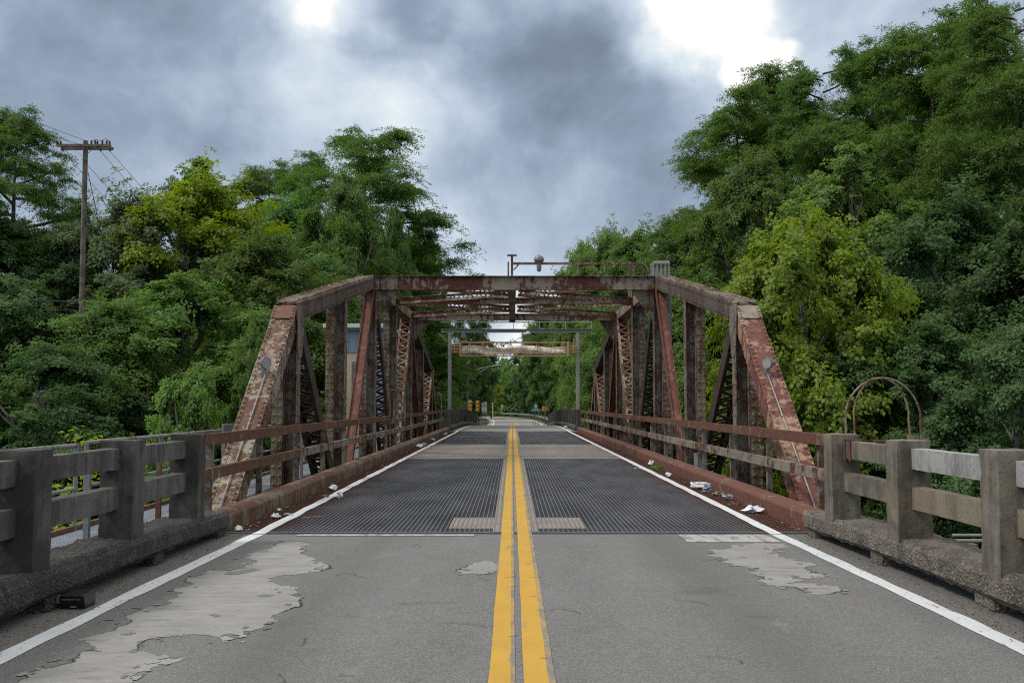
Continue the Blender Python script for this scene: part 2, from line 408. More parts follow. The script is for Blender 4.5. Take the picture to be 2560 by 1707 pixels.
def far_road():
    m = MT('pale_road')
    c = m.mix(m.ramp(m.noise(.35, 6, .6, stretch=(1, .3, 1)), .3, .7), (.20, .20, .195), (.27, .265, .26))
    c = m.mix(m.ramp(m.noise(60, 3, .7), .4, .7, 0, .4), c, (.12, .12, .12))
    return m.done(c, .9)
M['farroad'] = far_road()
M['crack'] = simple('broken_edge', (.055, .053, .05), .9)

def paint(name, col, under, wear, along=.25):
    m = MT(name)
    f = m.noise(9, 8, .75, stretch=(1, along, 1)); g = m.noise(130, 3, .7)
    k = m.ramp(m.math('ADD', m.math('MULTIPLY', f, .75), m.math('MULTIPLY', g, .25)), .64 - wear, .69 - wear)
    c = m.mix(m.ramp(m.noise(3, 5, .6), .3, .7), tuple(x * .86 for x in col), col)
    c = m.mix(m.ramp(g, .45, .75, 0, .35), c, tuple(x * .5 for x in col))
    m.bump(g, .4, .004)
    return m.done(m.mix(k, c, under), .75)
M['yellow'] = paint('yellow_line_paint', (.56, .325, .036), (.24, .20, .14), .075)
M['yellow_pale'] = paint('yellow_line_overspray', (.42, .28, .10), (.19, .18, .16), .17)
M['whiteline'] = paint('white_line_paint', (.70, .73, .76), (.20, .19, .185), .07)
M['stopbar'] = paint('worn_white_bar', (.42, .42, .41), (.20, .196, .19), .14)

def grating():
    m = MT('steel_grating')
    x = m.n('ShaderNodeSeparateXYZ'); m.l(m.geo, x.inputs[0])
    ax = m.math('ABSOLUTE', m.math('SUBTRACT', x.outputs[0], .075))
    edge = m.ramp(m.math('ADD', ax, m.math('MULTIPLY', m.noise(1.2, 5, .6), .7)), 2.65, 3.1)
    c = m.mix(m.ramp(m.noise(2.0, 6, .6, stretch=(1, .3, 1)), .35, .7), (.13, .132, .143), (.22, .223, .24))
    r = m.mix(m.noise(12, 5, .65), (.13, .05, .028), (.075, .032, .02))
    return m.done(m.mix(edge, c, r), m.ramp(edge, 0, 1, .5, .8), m.ramp(edge, 0, 1, .35, .1))
M['grate'] = grating()
M['grate_grey'] = simple('walkway_grating', (.46, .50, .55), .5, .2, .2, 4)
M['joint'] = simple('joint_plate', (.17, .18, .20), .45, .5, .3, 5)

def ground():
    m = MT('forest_floor')
    c = m.mix(m.ramp(m.noise(.5, 8, .65), .3, .7), (.028, .036, .014), (.05, .04, .024))
    m.bump(m.noise(4, 6, .7), .6, .1)
    return m.done(c, .95)
M['ground'] = ground()
def grassm(name, a, b):
    m = MT(name)
    return m.done(m.mix(m.ramp(m.noise(.7, 7, .7), .3, .7), a, b), .9)
M['verge'] = grassm('verge_soil', (.055, .07, .02), (.085, .085, .03))
M['blade'] = grassm('grass_blade', (.09, .12, .022), (.16, .16, .045))
def water():
    m = MT('dark_water'); m.bump(m.noise(2.2, 5, .6, stretch=(1, .5, 1)), .15, .05)
    return m.done((.012, .014, .009), .06)
M['water'] = water()

def leaf(name, a, b, c2=None, trans=.42):
    m = MT(name)
    isl = m.n('ShaderNodeNewGeometry').outputs['Random Per Island']
    oi = m.n('ShaderNodeObjectInfo').outputs['Random']
    col = m.mix(isl, a, b)
    col = m.mix(m.math('MULTIPLY', m.noise(.45, 4, .6), 1.0), col, c2 or tuple((x + y) / 2 for x, y in zip(a, b)))
    hs = m.n('ShaderNodeHueSaturation'); m.l(col, hs.inputs['Color'])
    hs.inputs['Saturation'].default_value = .97; m.set(hs.inputs['Hue'], m.ramp(oi, 0, 1, .490, .508)); m.set(hs.inputs['Value'], m.ramp(oi, 0, 1, .94, 1.2))
    m.set(m.b.inputs['Base Color'], hs.outputs[0]); m.b.inputs['Roughness'].default_value = .55
    m.b.inputs['Specular IOR Level'].default_value = .3
    tr = m.n('ShaderNodeBsdfTranslucent'); hv = m.n('ShaderNodeHueSaturation'); m.l(hs.outputs[0], hv.inputs['Color'])
    hv.inputs['Value'].default_value = 1.5; hv.inputs['Saturation'].default_value = 1.15; m.l(hv.outputs[0], tr.inputs['Color'])
    mx = m.n('ShaderNodeMixShader'); mx.inputs[0].default_value = trans
    m.l(m.b.outputs[0], mx.inputs[1]); m.l(tr.outputs[0], mx.inputs[2]); m.l(mx.outputs[0], m.out.inputs[0])
    return m.m
LEAF = {
 'mid': leaf('leaf_mid', (0.066, 0.138, 0.029), (0.160, 0.249, 0.058)),
 'mid2': leaf('leaf_fresh', (0.062, 0.143, 0.035), (0.151, 0.262, 0.069)),
 'dk': leaf('leaf_dark', (0.039, 0.085, 0.029), (0.092, 0.156, 0.046), trans=.38),
 'bl': leaf('leaf_bluish', (0.062, 0.130, 0.048), (0.134, 0.230, 0.085)),
 'gy': leaf('leaf_greyish', (0.085, 0.128, 0.054), (0.185, 0.237, 0.109)),
 'ol': leaf('leaf_olive', (.068, .130, .026), (.150, .222, .052)),
 'yl': leaf('leaf_yellow_green', (0.149, 0.237, 0.018), (0.297, 0.396, 0.035), trans=.42),
 'lt': leaf('leaf_light', (0.096, 0.191, 0.043), (0.217, 0.344, 0.089), trans=.42),
 'sy': leaf('leaf_sycamore', (.115, .175, .022), (.245, .300, .046), trans=.42),
 'c1': leaf('needle_dark', (0.054, 0.118, 0.024), (0.138, 0.220, 0.048), trans=.38),
 'c2': leaf('needle_olive', (.062, .138, .026), (.150, .238, .050), trans=.38),
}
M['bark'] = steel('bark', (.10, .085, .068), (.06, .05, .04), .5, fr=3)
M['bark_pale'] = steel('bark_pale', (.27, .25, .22), (.13, .115, .095), .45, fr=3)

# ------------------------------------------------------------------ road profile
def zr(Y):
    if Y < 10.4: return .008 * (10.4 - Y)
    if Y < 51.7: return 0.
    if Y < 88: return -.00055 * (Y - 51.7) ** 2
    z88, s88 = -.00055 * 36.3 ** 2, -.0011 * 36.3
    u = min(Y - 88, 30.)
    return z88 + s88 * u - (s88 / 60.) * u * u
PATH = [(.06, 48.5), (.06, 70), (.08, 88), (.4, 105), (.65, 121), (.55, 140), (0, 160), (-1.6, 178), (-5, 195), (-11, 209), (-20, 220), (-34, 230), (-60, 240), (-110, 250)]
def catmull(pts, n=8):
    out = []
    for i in range(len(pts) - 1):
        p = [Vector((*pts[max(0, min(len(pts) - 1, i + k))], 0)) for k in (-1, 0, 1, 2)]
        for j in range(n):
            t = j / n
            q = .5 * ((2 * p[1]) + (p[2] - p[0]) * t + (2 * p[0] - 5 * p[1] + 4 * p[2] - p[3]) * t * t + (3 * p[1] - p[0] - 3 * p[2] + p[3]) * t ** 3)
            out.append((q.x, q.y))
    return out + [pts[-1]]
FP = catmull(PATH)
def far_strip(mb, o0, o1, dz, pts=FP, jit=0):
    vs, fs = [], []
    for i, (x, y) in enumerate(pts):
        a, b = pts[max(0, i - 1)], pts[min(len(pts) - 1, i + 1)]
        t = Vector((b[0] - a[0], b[1] - a[1])).normalized(); nx, ny = t.y, -t.x
        w = 1 + max(0, min(1, (y - 95) / 20)) * .12
        for o in (o0 * w, o1 * w):
            vs.append((x + nx * o, y + ny * o, zr(y) + dz))
    for i in range(len(pts) - 1): fs.append((2 * i, 2 * i + 1, 2 * i + 3, 2 * i + 2))
    mb.add(vs, fs)
def near_strip(mb, x0, x1, y0, y1, dz, step=.25, wob=.0):
    n = max(1, int((y1 - y0) / step)); vs = []; fs = []
    for i in range(n + 1):
        y = y0 + (y1 - y0) * i / n
        for k, x in enumerate((x0, x1)):
            vs.append((x + mnoise.noise(Vector((y * 1.7, x * 5, k * 7))) * wob, y, zr(y) + dz))
    for i in range(n): fs.append((2 * i, 2 * i + 1, 2 * i + 3, 2 * i + 2))
    mb.add(vs, fs)

# ------------------------------------------------------------------ ground, water, roads
def path_dist(x, y):
    if y < 86: return 1e3, 0
    best = 1e9; by = 0
    for (a, b) in FP[::2]:
        d = (a - x) ** 2 + (b - y) ** 2
        if d < best: best = d; by = b
    return math.sqrt(best), by
def ground_z(x, y):
    base = -5.8 + mnoise.noise(Vector((x * .05, y * .05, 0))) * .7
    k = min(1, max(0, (y - 92) / 22)); base = base * (1 - k) + (-1.9 + mnoise.noise(Vector((x * .04, y * .04, 3))) * .25) * k
    ch = math.exp(-((y - 27 - x * .12) / 9.) ** 4); base = base * (1 - ch) + -9. * ch
    d, by = path_dist(x, y)
    if d < 14:
        t = max(0, min(1, (d - 4.6) / 8)); t = t * t * (3 - 2 * t); base = (zr(by) - .10) * (1 - t) + base * t
    return base
def axis_pts(lo, hi, dense):
    p = [lo]; 
    while p[-1] < hi:
        y = p[-1]; dd = min(abs(y - a) if y < a else (abs(y - b) if y > b else 0) for a, b in dense)
        p.append(y + 1.6 + dd * .12)
    return p
gx = axis_pts(-900, 900, [(-14, 14)]); gy = axis_pts(-60, 1500, [(8, 46), (84, 240)])
g = MB(); g.add([(x, y, ground_z(x, y)) for y in gy for x in gx],
      [(j * len(gx) + i, j * len(gx) + i + 1, (j + 1) * len(gx) + i + 1, (j + 1) * len(gx) + i) for j in range(len(gy) - 1) for i in range(len(gx) - 1)])
struct('ground', g, M['ground'], smooth=True)
g = MB(); g.add([(-900, 5, -7.4), (900, 5, -7.4), (900, 150, -7.4), (-900, 150, -7.4)], [(0, 1, 2, 3)])
struct('water', g, M['water'])

g = MB()
ys = [-40 + i * .5 for i in range(int(50.4 / .5) + 1)]
ys = [y for y in ys if y < 10.3] + [10.39]
xs = [-3.3, -2.6, -1.3, 0, 1.3, 2.6, 3.35]
g.add([(x, y, zr(y)) for y in ys for x in xs] + [(x, y, zr(y) - .35) for y in (ys[0], ys[-1]) for x in xs],
      [(j * 7 + i, j * 7 + i + 1, (j + 1) * 7 + i + 1, (j + 1) * 7 + i) for j in range(len(ys) - 1) for i in range(6)])
b0 = len(ys) * 7
g.f += [(b0 - 7 + i + 1, b0 - 7 + i, b0 + 7 + i, b0 + 8 + i) for i in range(6)]
struct('road', g, M['asphalt'])
g = MB(); g.box(-3.45, 3.5, -40, 9.9, -.55, -.36); g.box(-3.5, 3.6, 9.92, 10.38, -8.5, -.37); g.box(-3.5, 3.6, 48.6, 49.1, -8.5, -.4); g.box(-3.4, 3.5, 49.1, 92, -1.9, -1.45)
g.lathe([(3.0, -9), (3.0, -1.35)], (.07, 29.4, 0), n=28)
struct('bridge_piers', g, M['abut'])
g = MB(); far_strip(g, -3.35, 3.35, 0)
struct('far_road', g, M['farroad'])

# painted lines
g = MB()
for (a, b) in ((-.112, -.006), (.056, .172)):
    near_strip(g, a, b, -10, 10.41, .004, .12, .004); near_strip(g, a, b, 10.412, 48.5, .005, .3, .004)
    far_strip(g, a - .06, b - .06, .004)
struct('yellow_centre_lines', g, M['yellow'])
g = MB()
for (a, b) in ((-.014, .016), (.164, .205)):
    near_strip(g, a, b, -10, 10.41, .0035, .12, .004); near_strip(g, a, b, 10.412, 48.5, .0045, .3, .003)
struct('yellow_line_edges', g, M['yellow_pale'])
g = MB()
for (a, b) in ((-2.69, -2.565), (2.675, 2.80)):
    near_strip(g, a, b, -10, 10.36, .004, .05, .02); near_strip(g, a, b, 10.38, 48.6, .005, .2, .02)
    far_strip(g, a - .12 if a < 0 else a, b - .12 if a < 0 else b, .004)
struct('white_edge_lines', g, M['whiteline'])
g = MB()
def flat(mb, pts, dz): mb.add([(x, y, zr(y) + dz) for x, y in pts], [tuple(range(len(pts)))])
def ccw(p):
    a = sum(p[i][0] * p[(i + 1) % len(p)][1] - p[(i + 1) % len(p)][0] * p[i][1] for i in range(len(p)))
    return p if a > 0 else p[::-1]
def ragged(pts, lv=3, amp=.14, seed=1):
    rnd = random.Random(seed)
    for l in range(lv):
        q = []
        for i, p in enumerate(pts):
            n = pts[(i + 1) % len(pts)]; dx, dy = n[0] - p[0], n[1] - p[1]; k = rnd.uniform(-amp, amp)
            q += [p, ((p[0] + n[0]) / 2 - dy * k, (p[1] + n[1]) / 2 + dx * k)]
        pts = q
    return pts
flat(g, ccw([(-2.21, 10.24), (-2.19, 10.37), (-.39, 10.37), (-.39, 10.25)]), .0045)
flat(g, ccw([(1.71, 10.35), (2.60, 10.36), (2.62, 9.75), (1.7, 9.75)]), .0045)
struct('stop_bars', g, M['stopbar'])
BIG = [(-2.25, 9.7), (-2.02, 9.83), (-1.94, 9.24), (-1.66, 8.5), (-1.47, 8.17), (-1.52, 8.0), (-1.8, 7.79), (-1.65, 7.35), (-1.54, 7.0), (-1.41, 6.72), (-1.45, 6.44), (-1.42, 6.14), (-1.45, 5.95), (-1.55, 5.84), (-1.57, 5.57), (-1.64, 5.68), (-1.86, 5.72), (-1.97, 5.69), (-2.04, 5.51), (-1.95, 5.37), (-1.82, 5.24), (-1.68, 5.23), (-1.78, 5.09), (-1.82, 4.89), (-1.78, 4.75), (-1.64, 4.26), (-2.26, 4.26), (-2.31, 4.75), (-2.34, 4.89), (-2.33, 5.01), (-2.24, 5.09), (-2.29, 5.32), (-2.18, 5.37), (-2.37, 5.57), (-2.32, 5.95), (-2.39, 6.26), (-2.36, 6.54), (-2.29, 6.84), (-2.31, 7.08), (-2.43, 7.22), (-2.36, 7.44), (-2.4, 7.87), (-2.46, 7.73), (-2.45, 8.04), (-2.24, 8.04), (-2.15, 8.5), (-2.33, 8.75), (-2.28, 9.16)]
MID = [(-.44, 8.0), (-.36, 8.31), (-.24, 8.55), (-.15, 8.45), (-.13, 8.0), (-.22, 7.87), (-.39, 7.87)]
RGT = [(2.14, 9.6), (2.61, 9.67), (2.51, 9.36), (2.33, 9.07), (2.36, 8.88), (2.44, 8.63), (2.48, 8.27), (2.34, 7.93), (2.43, 7.87), (2.38, 7.71), (2.2, 7.69), (2.09, 7.47), (2.21, 7.47), (2.37, 7.33), (2.25, 7.05), (2.12, 6.97), (2.06, 7.13), (1.87, 7.4), (1.84, 7.57), (1.93, 7.73), (1.89, 7.83), (1.96, 8.04), (1.85, 8.31), (1.74, 8.5), (1.82, 8.7), (1.71, 8.88), (1.82, 9.07), (1.82, 9.24)]
ISL = [[(-1.89, 6.3), (-1.87, 6.33), (-1.81, 6.28), (-1.83, 6.23)], [(-2.25, 7.87), (-2.15, 8.08), (-2.06, 8.13), (-2.0, 8.04), (-2.1, 7.91), (-2.18, 7.83)], [(-2.23, 5.76), (-2.19, 5.81), (-2.15, 5.79), (-2.16, 5.74)], [(-1.76, 6.95), (-1.70, 7.0), (-1.64, 6.96), (-1.68, 6.9)], [(1.95, 8.72), (2.02, 8.78), (2.03, 8.7)]]
gp, gi, gc = MB(), MB(), MB()
def rim(mb, pts, dz, wmax, seed):
    n = len(pts)
    for i in range(n):
        p, q = Vector(pts[i]), Vector(pts[(i + 1) % n]); d = q - p
        if d.length < 1e-4: continue
        nn = Vector((d.y, -d.x)).normalized()
        def w(v): return max(0., mnoise.noise(Vector((v.x * 2.6, v.y * 1.9, seed))) - .02) * wmax * 1.7 + .0004
        a, b = nn * w(p), nn * w(q)
        flat(mb, [tuple(p - a * .3), tuple(p + a), tuple(q + b), tuple(q - b * .3)], dz)
for s_, poly in enumerate((BIG, MID, RGT)):
    r_ = ragged(ccw(poly), 5, .24, s_ + 3); flat(gp, r_, .0018); rim(gc, r_, .0050, .011, s_)
for s_, poly in enumerate(ISL):
    r_ = ragged(ccw(poly), 2, .17, s_ + 13); flat(gi, r_, .0030); rim(gc, r_, .0052, .007, s_ + 5)
rq = random.Random(31)
for poly in (BIG, MID, RGT):
    for k in range(len(poly) * 2):
        i = rq.randrange(len(poly)); px_, py_ = poly[i]; qx, qy = poly[(i + 1) % len(poly)]; u = rq.random()
        cx_, cy_ = px_ + (qx - px_) * u + rq.gauss(0, .05), py_ + (qy - py_) * u + rq.gauss(0, .08); r0 = rq.uniform(.008, .035)
        sh = ragged([(cx_ + r0 * math.cos(q) * rq.uniform(.5, 1.3), cy_ + r0 * 1.5 * math.sin(q) * rq.uniform(.5, 1.3)) for q in (0, 1.1, 2.2, 3.3, 4.4, 5.4)], 2, .2, k)
        flat(gi if k % 3 else gp, sh, .0034 + k * .00001 if k % 3 else .0044 + k * .00001)
struct('worn_road_patches', gp, M['patch']); gk = MB()
for k in range(34):
    x, y = rq.uniform(-2.6, 2.7), rq.uniform(3.6, 10.2); a_ = rq.choice((0, 0, 1.57, .4, -.3)) + rq.gauss(0, .2); L = rq.uniform(.08, .55); pts_ = []
    if k < 12: x, L, a_ = rq.choice((-.05, .14)) + rq.gauss(0, .02), rq.uniform(.05, .14), rq.gauss(0, .15)
    n_ = 9
    for q in range(n_): pts_.append((x, y)); x += math.cos(a_) * L / n_; y += math.sin(a_) * L / n_; a_ += rq.gauss(0, .45)
    for q in range(n_ - 1):
        (xa, ya), (xb, yb) = pts_[q], pts_[q + 1]; l_ = math.hypot(xb - xa, yb - ya) + 1e-6; w_ = .0016 * (1 + rq.random()); nx, ny = (yb - ya) / l_ * w_, -(xb - xa) / l_ * w_
        flat(gk, [(xa - nx, ya - ny), (xa + nx, ya + ny), (xb + nx, yb + ny), (xb - nx, yb - ny)][::-1], .0066 + k * .00003)
struct('road_cracks', gk, M['crack'])
struct('asphalt_islands', gi, M['asphalt']); struct('broken_asphalt_edges', gc, M['crack'])

# ------------------------------------------------------------------ the bridge
Yv = [15.9 + 4.5 * i for i in range(7)]            # verticals; 1 = hip ... 7 = far hip
XL, XR = -3.6, 3.74
YC = 29.4
bridge = thing('steel_truss_bridge', (0, 10.42, 0), 'rusty riveted steel truss bridge carrying the road over dark water', 'bridge')
def chord_top(y):
    y = YC - abs(y - YC)
    return 2.95 + (4.5 - 2.95) * min(1, max(0, (y - 15.9) / (24.7 - 15.9)))
def lace(mb, p0, p1, w, up, off, step, bw=.05, th=.012, double=False, side=(1, 0, 0)):
    """zigzag lacing bars across width w (along 'side') of a member p0-p1, on the face at +off along 'up'"""
    p0, p1 = Vector(p0), Vector(p1); up = Vector(up).normalized(); L = (p1 - p0).length; n = max(2, int(L / step)); sx = Vector(side).normalized()
    for i in range(n):
        a = p0.lerp(p1, i / n) + up * off; b = p0.lerp(p1, (i + 1) / n) + up * off; s_ = 1 if i % 2 else -1
        mb.bar(a + sx * (s_ * w / 2), b - sx * (s_ * w / 2), bw, th, side=(b - a))
        if double: mb.bar(a - sx * (s_ * w / 2) + up * th * 1.2, b + sx * (s_ * w / 2) + up * th * 1.2, bw, th, side=(b - a))
def channel_pair(mb, p0, p1, w, h, fl=.06, t=.014):
    """two channels back to back apart: webs across h, flanges turned inwards"""
    p0, p1 = Vector(p0), Vector(p1); d = (p1 - p0).normalized(); sx = Vector((1, 0, 0)); up = d.cross(sx) * -1
    if up.z < 0: up = -up
    for s_ in (-1, 1):
        o = sx * (s_ * (w / 2 - t / 2)); mb.bar(p0 + o, p1 + o, t, h)
        for u in (-1, 1):
            o2 = sx * (s_ * (w / 2 - t - fl / 2)) + up * (u * (h / 2 - t / 2)); mb.bar(p0 + o2, p1 + o2, fl, t)
    return up
for sgn, xc in ((-1, XL), (1, XR)):
    inner = -sgn
    for far in (False, True):
        ym = lambda y: 2 * YC - y if far else y
        dirn = Vector((0, 3.45, 2.83)).normalized(); nrm = Vector((0, -2.83, 3.45)).normalized()
        A = Vector((xc, 10.9, -1.15)); B = Vector((xc, 15.80, 2.87))
        def fy(v): return Vector((v.x, 2 * YC - v.y, v.z)) if far else v
        mb = MB()
        mb.bar(fy(A), fy(B), .36, .016)                                   # cover plate
        for u in (-1, 1):
            e = Vector((u * .145, 0, 0)) + nrm * .012
            mb.bar(fy(A + e), fy(B + e), .062, .009)                      # edge angles
            for i in range(int((B - A).length / .105)):
                mb.rivet(fy(A + e + dirn * (.05 + .105 * i) + nrm * .005), (0, -nrm.y, nrm.z) if far else nrm, .017)
            w = Vector((u * .165, 0, 0)) - nrm * .145
            mb.bar(fy(A + w), fy(B + w), .014, .27)
            w2 = Vector((u * .135, 0, 0)) - nrm * .28
            mb.bar(fy(A + w2), fy(B + w2), .07, .012)
            if not far:
                for hh in (-.03, -.25): mb.rivets(A + Vector((u * .173, 0, 0)) + nrm * hh, B + Vector((u * .173, 0, 0)) + nrm * hh, .16, (u, 0, 0), .015)
        lace(mb, fy(A), fy(B), .26, (0, -nrm.y, nrm.z) if far else nrm, -.29, .24)
        mb.build('end_post', M['end_l'] if sgn < 0 else M['end_r'], bridge, label='inclined end post, flaking grey and cream over rust' if (sgn < 0 and not far) else ('inclined end post, faded red over buff' if not far else None))
        # hip cover plate
        mb = MB(); P = B - dirn * .02; Q = B - dirn * .34
        mb.bar(fy(Q + nrm * .028), fy(P + nrm * .028), .37, .012)
        T = Vector((xc, 16.15, chord_top(16.15) + .034)); mb.bar(fy(P + nrm * .028), fy(T), .37, .012)
        for u in (-1, 1):
            for i in range(4): mb.rivet(fy(Q + nrm * .034 + Vector((u * .15, 0, 0)) + dirn * (.03 + .08 * i)), (0, -nrm.y, nrm.z) if far else nrm, .017)
        mb.build('hip_plate', M['curb_red'] if sgn < 0 else M['chord'], bridge)
        # sloping top chord with laced top
        p0 = Vector((xc, 15.85, chord_top(15.85) - .15)); p1 = Vector((xc, 24.7, 4.5 - .15))
        mb = MB(); up = Vector((0, -.173, .985)); 
        for s_ in (-1, 1):
            o = Vector((s_ * .168, 0, 0)); mb.bar(fy(p0 + o), fy(p1 + o), .014, .29)
            for u in (-1, 1):
                o2 = Vector((s_ * .14, 0, 0)) + up * (u * .142); mb.bar(fy(p0 + o2), fy(p1 + o2), .075, .012)
            if not far:
                mb.rivets(p0 + Vector((s_ * .176, 0, 0)) + up * .1, p1 + Vector((s_ * .176, 0, 0)) + up * .1, .15, (s_, 0, 0), .015)
                mb.rivets(p0 + Vector((s_ * .176, 0, 0)) - up * .1, p1 + Vector((s_ * .176, 0, 0)) - up * .1, .15, (s_, 0, 0), .015)
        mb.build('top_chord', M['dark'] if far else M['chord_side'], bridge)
        mb = MB(); uf = (0, -up.y, up.z) if far else up
        lace(mb, fy(p0), fy(p1), .27, uf, .158, .15, .055, .012, True)
        if not far:
            for s_ in (-1, 1): mb.rivets(p0 + Vector((s_ * .135, 0, 0)) + up * .178, p1 + Vector((s_ * .135, 0, 0)) + up * .178, .15, up, .022)
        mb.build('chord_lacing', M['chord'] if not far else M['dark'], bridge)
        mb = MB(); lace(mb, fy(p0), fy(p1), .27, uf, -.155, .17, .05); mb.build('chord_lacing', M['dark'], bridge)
    # level top chord
    mb = MB(); p0, p1 = Vector((xc, 24.72, 4.35)), Vector((xc, 34.08, 4.35))
    for s_ in (-1, 1):
        o = Vector((s_ * .168, 0, 0)); mb.bar(p0 + o, p1 + o, .014, .29)
        for u in (-1, 1): mb.bar(p0 + Vector((s_ * .14, 0, u * .142)), p1 + Vector((s_ * .14, 0, u * .142)), .075, .012)
    lace(mb, p0, p1, .27, (0, 0, 1), .158, .2, .055, .012, True); lace(mb, p0, p1, .27, (0, 0, 1), -.155, .2)
    mb.build('top_chord', M['chord'], bridge)
    # bottom chord
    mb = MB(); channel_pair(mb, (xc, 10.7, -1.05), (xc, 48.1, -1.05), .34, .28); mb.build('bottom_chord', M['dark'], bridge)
    # verticals
    for i, y in enumerate(Yv):
        zt = chord_top(y) - .29; zb = -1.1; near = i < 4
        mb = MB(); o = xc + sgn * .10; n_ = xc - sgn * .10                     # outer and inner halves
        mb.box(xc + sgn * .013, xc + sgn * .19, y - .19, y - .175, zb, zt)         # outer front angle legs
        mb.box(xc + sgn * .09, xc + sgn * .105, y - .196, y - .191, zb, zt)
        if near:
            for q in (.055, .15): mb.rivets((xc + sgn * q, y - .19, zb + .1), (xc + sgn * q, y - .19, zt), .135, (0, -1, 0), .021)
        mb.box(xc + sgn * .175, xc + sgn * .19, y - .174, y + .19, zb, zt)        # outer web
        mb.box(xc + sgn * .013, xc + sgn * .174, y + .175, y + .19, zb, zt)
        mb.build('vertical_post', M['post_olive'] if i < 2 else M['post'], bridge)
        mb = MB()
        mb.box(xc - sgn * .18, xc - sgn * .002, y - .02, y - .004, zb, zt)         # recessed web
        mb.box(xc - sgn * .193, xc - sgn * .181, y - .13, y + .13, zb, zt)       # inner flange
        mb.box(xc - sgn * .001, xc + sgn * .012, y - .16, y + .12, zb, zt)
        if near:
            mb.rivets((xc - sgn * .13, y - .02, zb + .1), (xc - sgn * .13, y - .02, zt), .15, (0, -1, 0), .018); mb.rivets((xc - sgn * .05, y - .02, zb + .17), (xc - sgn * .05, y - .02, zt), .15, (0, -1, 0), .018)
            for q in (-.08, .08): mb.rivets((xc - sgn * .193, y + q, zb + .1), (xc - sgn * .193, y + q, zt), .16, (-sgn, 0, 0), .016)
        mb.build('vertical_post', M['post'], bridge)
        if i not in (0, 6): continue
        # gusset at the hip joint
        mb = MB(); g0 = .27
        poly = [(y - g0, zt + .27), (y + g0, zt + .27), (y + g0, zt - .1), (y + g0 * .55, zt - .55), (y - g0 * .2, zt - .62), (y - g0 * .55, zt - .45)]
        sl = [(a, min(b, chord_top(a) - .03)) for a, b in poly]
        xg = xc - sgn * .2; mb.prism(sl, 0, min(xg, xg + .012), max(xg, xg + .012))
        for (a, b) in sl[2:]: mb.rivet((xg if sgn > 0 else xg + .012, a * .85 + y * .15, b + .05), (-sgn, 0, 0), .017)
        mb.build('gusset_plate', M['post'], bridge)
    # diagonals
    def laced_diag(y0, z0, y1, z1, mat, w=.38, h=.28, step=.15):
        a, b = Vector((xc, y0, z0)), Vector((xc, y1, z1)); mb = MB()
        up = channel_pair(mb, a, b, w, h, .05); lace(mb, a, b, w - .04, up, h / 2 + .008, step, .05, .01); lace(mb, a, b, w - .04, up, -h / 2 - .008, step, .05, .01)
        mb.build('diagonal', mat, bridge)
    laced_diag(16.05, 2.65, 20.25, -1.0, M['dark']); laced_diag(25.05, 4.15, 29.2, -1.0, M['dark'])
    laced_diag(33.75, 4.15, 29.6, -1.0, M['lace'], w=.38, step=.15); laced_diag(42.75, 2.65, 38.55, -1.0, M['lace'], w=.38, step=.15)
    for y0, y1 in ((24.6, 20.6), (34.2, 38.2)):
        a, b = Vector((xc - sgn * .08, y0, 4.2)), Vector((xc - sgn * .08, y1, -1.0)); mb = MB()
        mb.bar(a, b, .17, .016); d = (b - a).normalized(); up = d.cross(Vector((1, 0, 0)))
        if up.y > 0: up = -up
        for u in (-1, 1): mb.bar(a + Vector((u * .094, 0, 0)) + up * -.03, b + Vector((u * .094, 0, 0)) + up * -.03, .014, .17)
        mb.build('diagonal', M['reddiag'], bridge, label='solid red channel diagonal' )
# portal and cross struts
def girder(name, y, z0, z1, mat, solid=True):
    mb = MB(); x0, x1 = XL + .18, XR - .18
    mb.box(x0, x1, y - .008, y + .008, z0 + .013, z1 - .013)
    mb.box(x0, x1, y - .11, y + .11, z1 - .012, z1); mb.box(x0, x1, y - .09, y + .09, z0, z0 + .012)
    mb.box(x0 - .02, x0 + .3, y - .022, y - .009, z0 + .014, z1 - .014); mb.box(x1 - .3, x1 + .02, y - .022, y - .009, z0 + .014, z1 - .014)
    mb.rivets((x0 + .1, y - .009, z0 + .05), (x1 - .1, y - .009, z0 + .05), .2, (0, -1, 0), .013)
    mb.rivets((x0 + .1, y - .009, z1 - .05), (x1 - .1, y - .009, z1 - .05), .2, (0, -1, 0), .013)
    return mb.build(name, mat, bridge)
girder('portal_beam', 24.7, 4.17, 4.512, M['beam']); girder('cross_strut', 29.4, 4.29, 4.47, M['beam']); girder('portal_beam', 33.9, 4.17, 4.40, M['beam'])
mb = MB(); mb.box(-.005, .011, 24.83, 33.78, 4.19, 4.46); mb.box(-.09, .10, 24.83, 33.78, 4.172, 4.186); mb.box(-.09, .10, 24.83, 33.78, 4.462, 4.476)
mb.box(-.05, -.006, 24.82, 25.0, 4.2, 4.4); mb.box(-.10, .11, 33.5, 33.75, 4.10, 4.168)
mb.build('centre_strut', M['lace'], bridge)
